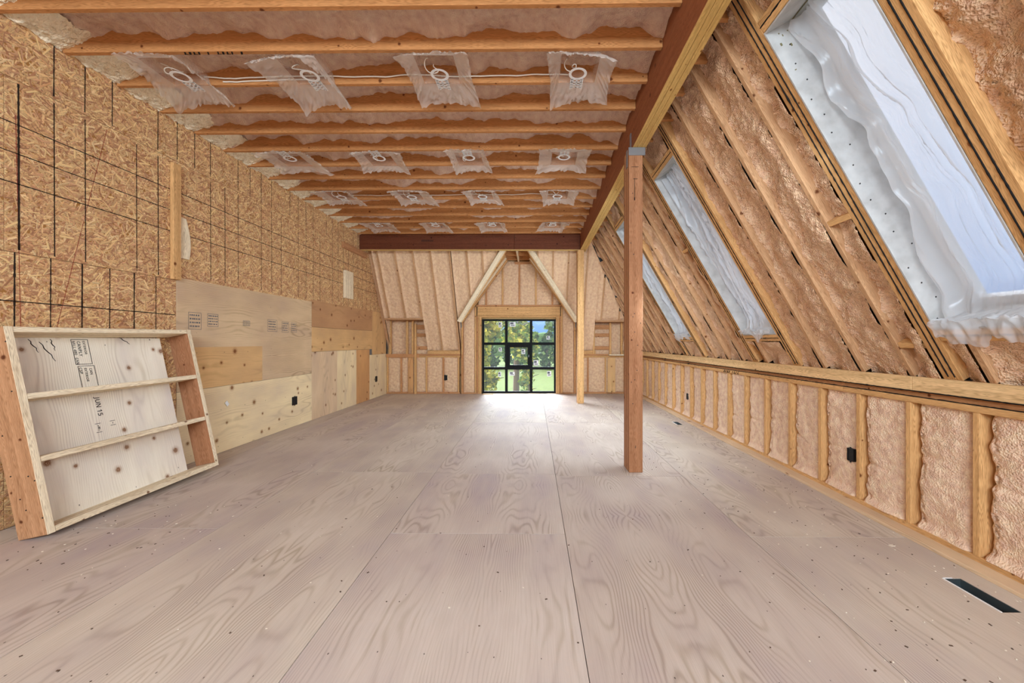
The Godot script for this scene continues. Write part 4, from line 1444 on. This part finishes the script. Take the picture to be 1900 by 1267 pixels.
func build_wall_blocks() -> void:
	var st := block(self, numbered("wood_block"), M.stud, q(LEFT + 0.002, 1.93, 3.986), q(LEFT + 0.040, 3.107, 4.075), 0.003, 1)
	tag(st, "tall upright length of two-by-four nailed to the strand board above the leaning frame", "wood block")
	var s := Shape.new()
	var outline := []
	for k in 9:
		var a := k / 8.0
		outline.append(Vector2(4.16 + 0.055 * sin(a * 2.4), lerpf(2.585, 2.165, a)))
	var low := LEFT + 0.002
	var top := LEFT + 0.016
	for k in 8:
		var a: Vector2 = outline[k]
		var b: Vector2 = outline[k + 1]
		s.quad(q(top, a.y, 4.082), q(top, a.y, a.x), q(top, b.y, b.x), q(top, b.y, 4.082), Vector3.RIGHT, Vector2(a.y, 0), Vector2(a.y, 0.1), Vector2(b.y, 0.1), Vector2(b.y, 0))
		s.quad(q(low, a.y, a.x), q(top, a.y, a.x), q(top, b.y, b.x), q(low, b.y, b.x), Vector3(0, 0, -1))
	s.quad(q(low, 2.165, 4.082), q(top, 2.165, 4.082), q(top, 2.165, outline[8].x), q(low, 2.165, outline[8].x), Vector3.DOWN)
	s.quad(q(low, 2.585, 4.082), q(top, 2.585, 4.082), q(top, 2.585, outline[0].x), q(low, 2.585, outline[0].x), Vector3.UP)
	s.quad(q(low, 2.165, 4.082), q(top, 2.165, 4.082), q(top, 2.585, 4.082), q(low, 2.585, 4.082), Vector3(0, 0, 1))
	tag(put(s, "plywood_offcut", M.pale), "pale curved plywood offcut nailed beside the tall upright two-by-four", "offcut")
	var a := bar(self, numbered("wood_block"), M.warm_post, q(LEFT + 0.021, 3.155, 7.57), q(LEFT + 0.021, 3.165, 8.62), Vector3.UP, 0.12, 0.038, 0.003)
	tag(a, "horizontal board nailed to the strand board under the end of the dark cross beam", "wood block")
	var c := block(self, numbered("wood_block"), M.pale, q(LEFT + 0.002, 2.14, 7.62), q(LEFT + 0.06, 2.675, 7.93), 0.003, 1)
	tag(c, "short wide upright block on the strand board below the horizontal board", "wood block")


# ---------------------------------------------------------------- light housings between the joists
func build_housings() -> void:
	var cols := [-2.96, -1.87, -0.78, 0.37]
	var rows := [1, 5, 8, 12]
	var corner := {
		0: [[-3.18, 2.98], [-2.76, 3.02], [-2.75, 3.66], [-3.40, 3.80]],
		1: [[-2.27, 3.10], [-1.80, 3.02], [-1.69, 3.70], [-2.18, 3.80]],
		2: [[-1.07, 3.02], [-0.50, 2.985], [-0.485, 3.71], [-1.037, 3.69]],
		3: [[0.095, 2.98], [0.66, 3.075], [0.676, 3.64], [0.154, 3.705]],
	}
	var which := ["beside the board wall", "second from the board wall", "second from the long beam", "beside the long beam"]
	var row_says := ["in the nearest row", "in the second row", "in the third row", "in the row by the cross beam"]
	for r in 4:
		for k in 4:
			var cx: float = cols[k]
			var cz: float = joist_at(rows[r]) + STEP / 2 - 0.012 * (cx + 1.3)
			var pts := []
			for j in 4:
				if r == 0:
					pts.append(Vector2(corner[k][j][0], corner[k][j][1]))
				else:
					var sx := -1.0 if j in [0, 3] else 1.0
					var sz := -1.0 if j < 2 else 1.0
					pts.append(Vector2(cx + sx * rng.randf_range(0.23, 0.34) + sz * rng.randf_range(-0.06, 0.06), cz + sz * rng.randf_range(0.26, 0.34)))
			housing(cx, cz, pts, 1.0 if r % 2 == 0 else -1.0, "plastic light housing %s, %s" % [row_says[r], which[k]], r * 4 + k)


func around(pts: Array, a: float) -> Vector2:
	var f := fposmod(a, 1.0) * 4.0
	var k := int(f) % 4
	return (pts[k] as Vector2).lerp(pts[(k + 1) % 4], f - floorf(f))


func housing(cx: float, cz: float, outer: Array, way: float, label: String, seed: int) -> void:
	var y0 := JOIST - 0.006
	var t := thing("light_housing", q(cx, y0, cz), label, "light housing", "plastic light housings between the joists")
	var hx := 0.155
	var hz := 0.17
	var inner := [Vector2(cx - hx, cz - hz), Vector2(cx + hx, cz - hz), Vector2(cx + hx, cz + hz), Vector2(cx - hx, cz + hz)]
	var s := Shape.new()
	s.grid(112, 12, func(a: float, r: float) -> Vector3:
		var i := around(inner, a)
		var o := around(outer, a)
		var f := fposmod(a, 1.0) * 4.0
		var mid := absf(f - floorf(f) - 0.5) * 2.0
		# edges pull in between the corners, corners hang
		o = o.lerp(i, 0.16 * (1.0 - mid * mid) + 0.10 * na.get_noise_2d(cos(TAU * a) * 2.0 + seed, sin(TAU * a) * 2.0))
		var p := i.lerp(o, r)
		var wave := na.get_noise_2d(cos(TAU * a) * 3.2 + seed * 3.0, sin(TAU * a) * 3.2 + r * 0.8)
		var fold := nb.get_noise_2d(cos(TAU * a) * 6.0 + seed, sin(TAU * a) * 6.0 + r * 1.5)
		var y := y0 - 0.006 - r * (0.008 + 0.030 * mid * mid * r + 0.05 * absf(wave)) - 0.026 * absf(fold) * r - 0.008 * r * absf(nb.get_noise_2d(cos(TAU * a) * 15.0 + seed, sin(TAU * a) * 15.0 + r * 4.0))
		return q(p.x, y, p.y)
	, Vector3.DOWN, Vector2(4, 1))
	put(s, "flange", M.housing, t)
	var w := Shape.new()
	w.grid(160, 8, func(a: float, r: float) -> Vector3:
		var i := around(inner, a)
		var c := Vector2(cx, cz)
		var rib := 0.004 * sin(a * TAU * 40.0) * minf(1.0, r * 4.0)
		var p := c + (i - c) * (1.0 - 0.10 * r + rib / 0.15)
		return q(p.x, y0 - 0.006 + 0.085 * r, p.y)
	, Vector3.DOWN, Vector2(4, 1))
	put(w, "housing_wall", M.housing_wall, t)
	# ring bracket: an annulus and a perforated tab with a notched end
	var rz := cz + way * 0.05
	var ry := y0 - 0.012
	var ring := Shape.new()
	for side in [1.0, -1.0]:
		ring.grid(40, 1, func(a: float, r: float) -> Vector3:
			var rad := lerpf(0.053, 0.075, r)
			return q(cx + rad * cos(TAU * a), ry + side * 0.001, rz + rad * sin(TAU * a))
		, Vector3.UP * side)
	for rad in [0.053, 0.075]:
		ring.grid(40, 1, func(a: float, r: float) -> Vector3:
			return q(cx + rad * cos(TAU * a), ry + (r - 0.5) * 0.002, rz + rad * sin(TAU * a))
		, Vector3.RIGHT)
	put(ring, "bracket_ring", M.ring, t)
	var tab := Shape.new()
	var z0 := rz + way * 0.066
	var ax := [Vector3.RIGHT, Vector3.UP, Vector3.BACK]
	var cell := func(x: float, zz: float, wx: float, wz: float) -> void:
		tab.box(q(cx + x, ry, z0 + way * zz), ax, [wx / 2, 0.001, wz / 2], 0.0003)
	for x in [-0.050, -0.0335, -0.0005, 0.0335, 0.050]:
		cell.call(x, 0.065 if absf(x) > 0.01 else 0.055, 0.009 if absf(x) > 0.01 else 0.012, 0.13 if absf(x) > 0.01 else 0.11)
	for zz in [0.005, 0.038, 0.071, 0.104]:
		cell.call(0.0, zz, 0.1, 0.012)
	for k in 9:
		for x in [-0.042, 0.042]:
			cell.call(x, 0.006 + 0.0147 * k, 0.008, 0.007)
	put(tab, "bracket_tab", M.ring, t)
	# a loop of cable left in the housing
	var wire := Shape.new()
	var pts := []
	var rad := []
	for k in 22:
		var a := k / 21.0
		pts.append(q(cx - 0.10 + 0.09 * a + 0.03 * sin(a * 9.0 + seed), y0 + 0.05 - 0.05 * sin(a * PI) + 0.012 * sin(a * 12.0), cz - 0.03 * way + 0.07 * way * a + 0.04 * sin(a * 7.0 + seed * 2.0)))
		rad.append(0.0042)
	wire.tube(pts, rad, 6)
	put(wire, "cable_tail", M.wire, t)


func build_wiring() -> void:
	for r in [[3.415, -2.85, 0.30, 0.0, "pale cable strung along the joist through the nearest row of light housings"], [3.43, -2.7, -1.9, 0.02, "short loose cable sagging between the first two housings of the nearest row"], [6.17, -2.9, 0.3, 0.0, "thin cable along the joist through the third row of light housings"]]:
		var s := Shape.new()
		var pts := []
		var rad := []
		var count := 70
		for k in count + 1:
			var x := lerpf(r[1], r[2], float(k) / count)
			var y: float = JOIST + 0.055 - r[3] - 0.012 * absf(sin(x * 3.1)) + 0.012 * na.get_noise_2d(x * 2.0, r[0])
			pts.append(q(x, y, r[0] - 0.012 * (x + 1.3) + 0.006 * na.get_noise_2d(x * 3.0, 4.0)))
			rad.append(0.0055)
		s.tube(pts, rad, 6)
		tag(put(s, "cable", M.wire), r[4], "cable")


func open_box(at: Vector3, right: Vector3, up: Vector3, label: String, half := Vector2(0.03, 0.048)) -> void:
	var outw := right.cross(up).normalized()
	var t := thing("outlet_box", at, label, "outlet box", "black electrical outlet boxes")
	var s := Shape.new()
	s.box(at - outw * 0.003, [right, up, outw], [half.x, half.y, 0.002], 0.0)
	for e in [-1.0, 1.0]:
		s.box(at + right * (e * half.x) - outw * 0.016, [right, up, outw], [0.003, half.y, 0.02], 0.001)
		s.box(at + up * (e * half.y) - outw * 0.016, [right, up, outw], [half.x, 0.003, 0.02], 0.001)
		s.box(at + up * (e * (half.y + 0.008)), [right, up, outw], [0.008, 0.007, 0.002], 0.001)
	put(s, "box_shell", M.black, t)
	var w := Shape.new()
	var pts := []
	for k in 9:
		var a := k / 8.0
		pts.append(at + up * (half.y * 0.9 * (1.0 - a * 1.1)) + right * (0.012 * sin(a * 6.0)) - outw * (0.03 - 0.02 * sin(a * PI)))
	w.tube(pts, [0.003, 0.003, 0.003, 0.003, 0.003, 0.003, 0.003, 0.003, 0.003], 6)
	put(w, "cable_tail", M.wire, t)


func build_boxes() -> void:
	open_box(q(2.592, 0.375, 3.237), Vector3(0, 0, 1), Vector3.UP, "black outlet box set in the foam low on the knee wall under the skylights")
	open_box(q(2.592, 0.374, 6.67), Vector3(0, 0, 1), Vector3.UP, "black outlet box far along the knee wall, near the second floor vent", Vector2(0.028, 0.045))
	open_box(q(-2.195, 0.40, BACK + 0.012), Vector3.RIGHT, Vector3.UP, "black outlet box in the far knee wall left of the grid window", Vector2(0.05, 0.06))
	open_box(q(LEFT + 0.012, 0.393, 6.06), Vector3(0, 0, -1), Vector3.UP, "black outlet box in the pale knotty plywood low on the wall", Vector2(0.055, 0.06))
	open_box(q(LEFT + 0.014, 0.43, 9.2), Vector3(0, 0, -1), Vector3.UP, "black outlet box in the last narrow plywood sheet by the far corner", Vector2(0.05, 0.06))


func build_vents() -> void:
	for v in [[2.25, 2.345, 1.90, 2.175, "open rectangular floor vent cut near the knee wall, white rim and bare metal duct"], [2.25, 2.335, 6.18, 6.42, "small open floor vent farther off, past the front post by the knee wall"]]:
		var t := thing("floor_vent", q((v[0] + v[1]) / 2, 0, (v[2] + v[3]) / 2), v[4], "floor vent")
		var s := Shape.new()
		var mx: float = (v[0] + v[1]) / 2
		var mz: float = (v[2] + v[3]) / 2
		var hx: float = (v[1] - v[0]) / 2
		var hz: float = (v[3] - v[2]) / 2
		var ax := [Vector3.RIGHT, Vector3.UP, Vector3.BACK]
		for e in [-1.0, 1.0]:
			s.box(q(mx + e * (hx - 0.0015), -0.085, mz), ax, [0.001, 0.083, hz], 0.0)
			s.box(q(mx, -0.085, mz + e * (hz - 0.0015)), ax, [hx, 0.083, 0.001], 0.0)
		s.box(q(mx, -0.168, mz), ax, [hx, 0.002, hz], 0.0)
		put(s, "duct", M.duct, t)
		var rim := Shape.new()
		rim.box(q(v[0] - 0.003, 0.001, mz), ax, [0.004, 0.0015, hz], 0.0005)
		rim.box(q(mx - 0.02, 0.001, v[3] + 0.002), ax, [hx * 0.5, 0.0015, 0.003], 0.0005)
		put(rim, "rim", M.ring, t)


func build_debris() -> void:
	for kind in [["foam_debris", "scattered pale crumbs of foam and plaster on the plywood floor", 330, "crumb"], ["sawdust_debris", "scattered dark specks and grit on the plywood floor", 420, "grit"]]:
		var s := Shape.new()
		for k in kind[2]:
			var z := 1.15 + 7.5 * pow(rng.randf(), 1.6)
			var x := rng.randf_range(-3.2, 2.45)
			if k % 2 == 0:
				x = 2.45 - 1.3 * pow(rng.randf(), 1.6)
			elif k % 7 == 0:
				x = rng.randf_range(-3.2, -2.2)
				z = rng.randf_range(2.1, 3.2)
			if x > 2.23 and x < 2.37 and (z > 1.86 and z < 2.22 or z > 6.1 and z < 6.5):
				continue
			var big := rng.randf_range(0.0016, 0.0034) * (3.2 if k % 24 == 0 and kind[3] == "crumb" else 1.0)
			var a := rng.randf() * TAU
			var e := Vector3(cos(a), 0, sin(a))
			s.box(q(x, 0.0014, z), [e, Vector3.UP, e.cross(Vector3.UP)], [big * rng.randf_range(1.0, 2.2), 0.0014, big], 0.0006)
		tag(put(s, kind[0], M[kind[3]]), kind[1], "debris", "", "stuff")


# ---------------------------------------------------------------- the garden seen through the far window
func build_garden() -> void:
	var g := Shape.new()
	g.grid(60, 60, func(u: float, v: float) -> Vector3:
		var x := lerpf(-90, 90, u)
		var z := lerpf(12, 190, v)
		return q(x, -3.25 + 0.25 * na.get_noise_2d(x * 0.03, z * 0.03) + 4.0 * smoothstep(75, 190, z), z)
	, Vector3.UP)
	tag(put(g, "lawn", M.lawn), "", "", "", "structure")
	var yellow := [Color8(196, 190, 62), Color8(160, 168, 58), Color8(214, 204, 92), Color8(120, 138, 52)]
	var green := [Color8(84, 116, 52), Color8(104, 138, 66), Color8(64, 92, 44), Color8(138, 160, 82)]
	var dark := [Color8(66, 96, 52), Color8(84, 116, 62), Color8(52, 76, 44), Color8(110, 138, 80)]
	tree(q(-2.75, -3.3, 19.5), 6.6, 1.75, yellow, 4200, 0.17, "yellow-green leafy tree standing closest outside the grid window", 2.0)
	tree(q(-1.35, -3.3, 31), 9.6, 2.1, [yellow[1], green[1], yellow[2], green[3]], 3600, 0.22, "tall light green tree behind the yellow-green tree", 2.6)
	tree(q(-0.35, -3.3, 21), 3.6, 0.75, [yellow[1], green[3], yellow[2], green[1]], 900, 0.14, "low pale green bush below the middle of the grid window", 0.6)
	tree(q(2.15, -3.3, 27), 9.6, 1.5, green, 1700, 0.2, "slim green tree whose branch tips overhang the top of the grid window", 4.2)
	var order := ["tallest tree", "second tree", "third tree", "fourth tree", "fifth tree", "sixth tree", "seventh tree", "last and lowest tree"]
	for k in 8:
		var x := -9.5 + 2.35 * k
		var h := 7.9 - 0.3 * k + 0.5 * sin(k * 2.3)
		tree(q(x, -3.2, 66 if k % 2 else 74), h, 1.75, dark if k % 2 else green, 900, 0.5, "%s in the dark hedge line beyond the lawn, from its tall end" % order[k], 0.6, "trees beyond the lawn")
	var far := Shape.new()
	far.grid(40, 8, func(u: float, v: float) -> Vector3:
		var a := lerpf(-60, 60, u)
		return q(a, -3.0 + (6.5 + 1.8 * na.get_noise_1d(a * 0.09)) * sin(v * PI), 112 + 12 * (v - 0.5))
	, Vector3.BACK)
	var hills := put(far, "hill", M.hill)
	tag(hills, "", "", "", "structure")


func tree(at: Vector3, high: float, wide: float, colors: Array, leaves: int, size: float, label: String, clear: float, group := "") -> void:
	var t := thing("tree", at, label, "tree", group)
	var trunk := Shape.new()
	var bend := rng.randf_range(-0.2, 0.2)
	trunk.tube([at, at + Vector3(bend * 0.4, high * 0.3, 0), at + Vector3(bend, high * 0.62, 0.1), at + Vector3(bend * 1.2, high * 0.9, 0.1)], [high * 0.028, high * 0.022, high * 0.014, high * 0.004], 8)
	for k in 7:
		var y := lerpf(clear + 0.3, high * 0.8, k / 6.0)
		var a := k * 2.4
		var b := at + Vector3(bend, y, 0)
		trunk.tube([b, b + Vector3(cos(a) * wide * 0.4, high * 0.06, sin(a) * wide * 0.4), b + Vector3(cos(a) * wide * 0.8, high * 0.08, sin(a) * wide * 0.8)], [high * 0.009, high * 0.006, high * 0.002], 5)
	put(trunk, "trunk", M.bark, t)
	var crown := Shape.new()
	var blobs := []
	for k in 16:
		var f := rng.randf()
		var y := lerpf(clear, high, f)
		var r := wide * sqrt(maxf(0.08, 1.0 - pow(2.0 * f - 0.9, 2.0))) * 0.75
		var a := rng.randf() * TAU
		blobs.append([at + Vector3(cos(a) * r * rng.randf(), y, sin(a) * r * rng.randf()), wide * rng.randf_range(0.28, 0.5)])
	for k in leaves:
		var b: Array = blobs[k % 16]
		var d := Vector3(rng.randfn(), rng.randfn() * 0.8, rng.randfn()).normalized() * pow(rng.randf(), 0.4)
		var p: Vector3 = b[0] + d * b[1]
		p.y = maxf(p.y, at.y + 0.05)
		var e1 := Vector3(rng.randfn(), rng.randfn(), rng.randfn()).normalized()
		var e2 := e1.cross(Vector3(rng.randfn(), rng.randfn(), rng.randfn())).normalized()
		var l := size * rng.randf_range(0.6, 1.2)
		var tone: Color = (colors[int(rng.randf() * 4.0) % 4] as Color).srgb_to_linear() * rng.randf_range(0.8, 1.2)
		tone.a = 1.0
		crown.tri(p - e1 * l, p + e2 * l * 0.6, p + e1 * l, e1.cross(e2))
		crown.tri(p - e1 * l, p - e2 * l * 0.6, p + e1 * l, e1.cross(e2))
		for j in 6:
			crown.c.append(tone)
	put(crown, "crown", M.leaf, t, "stuff")
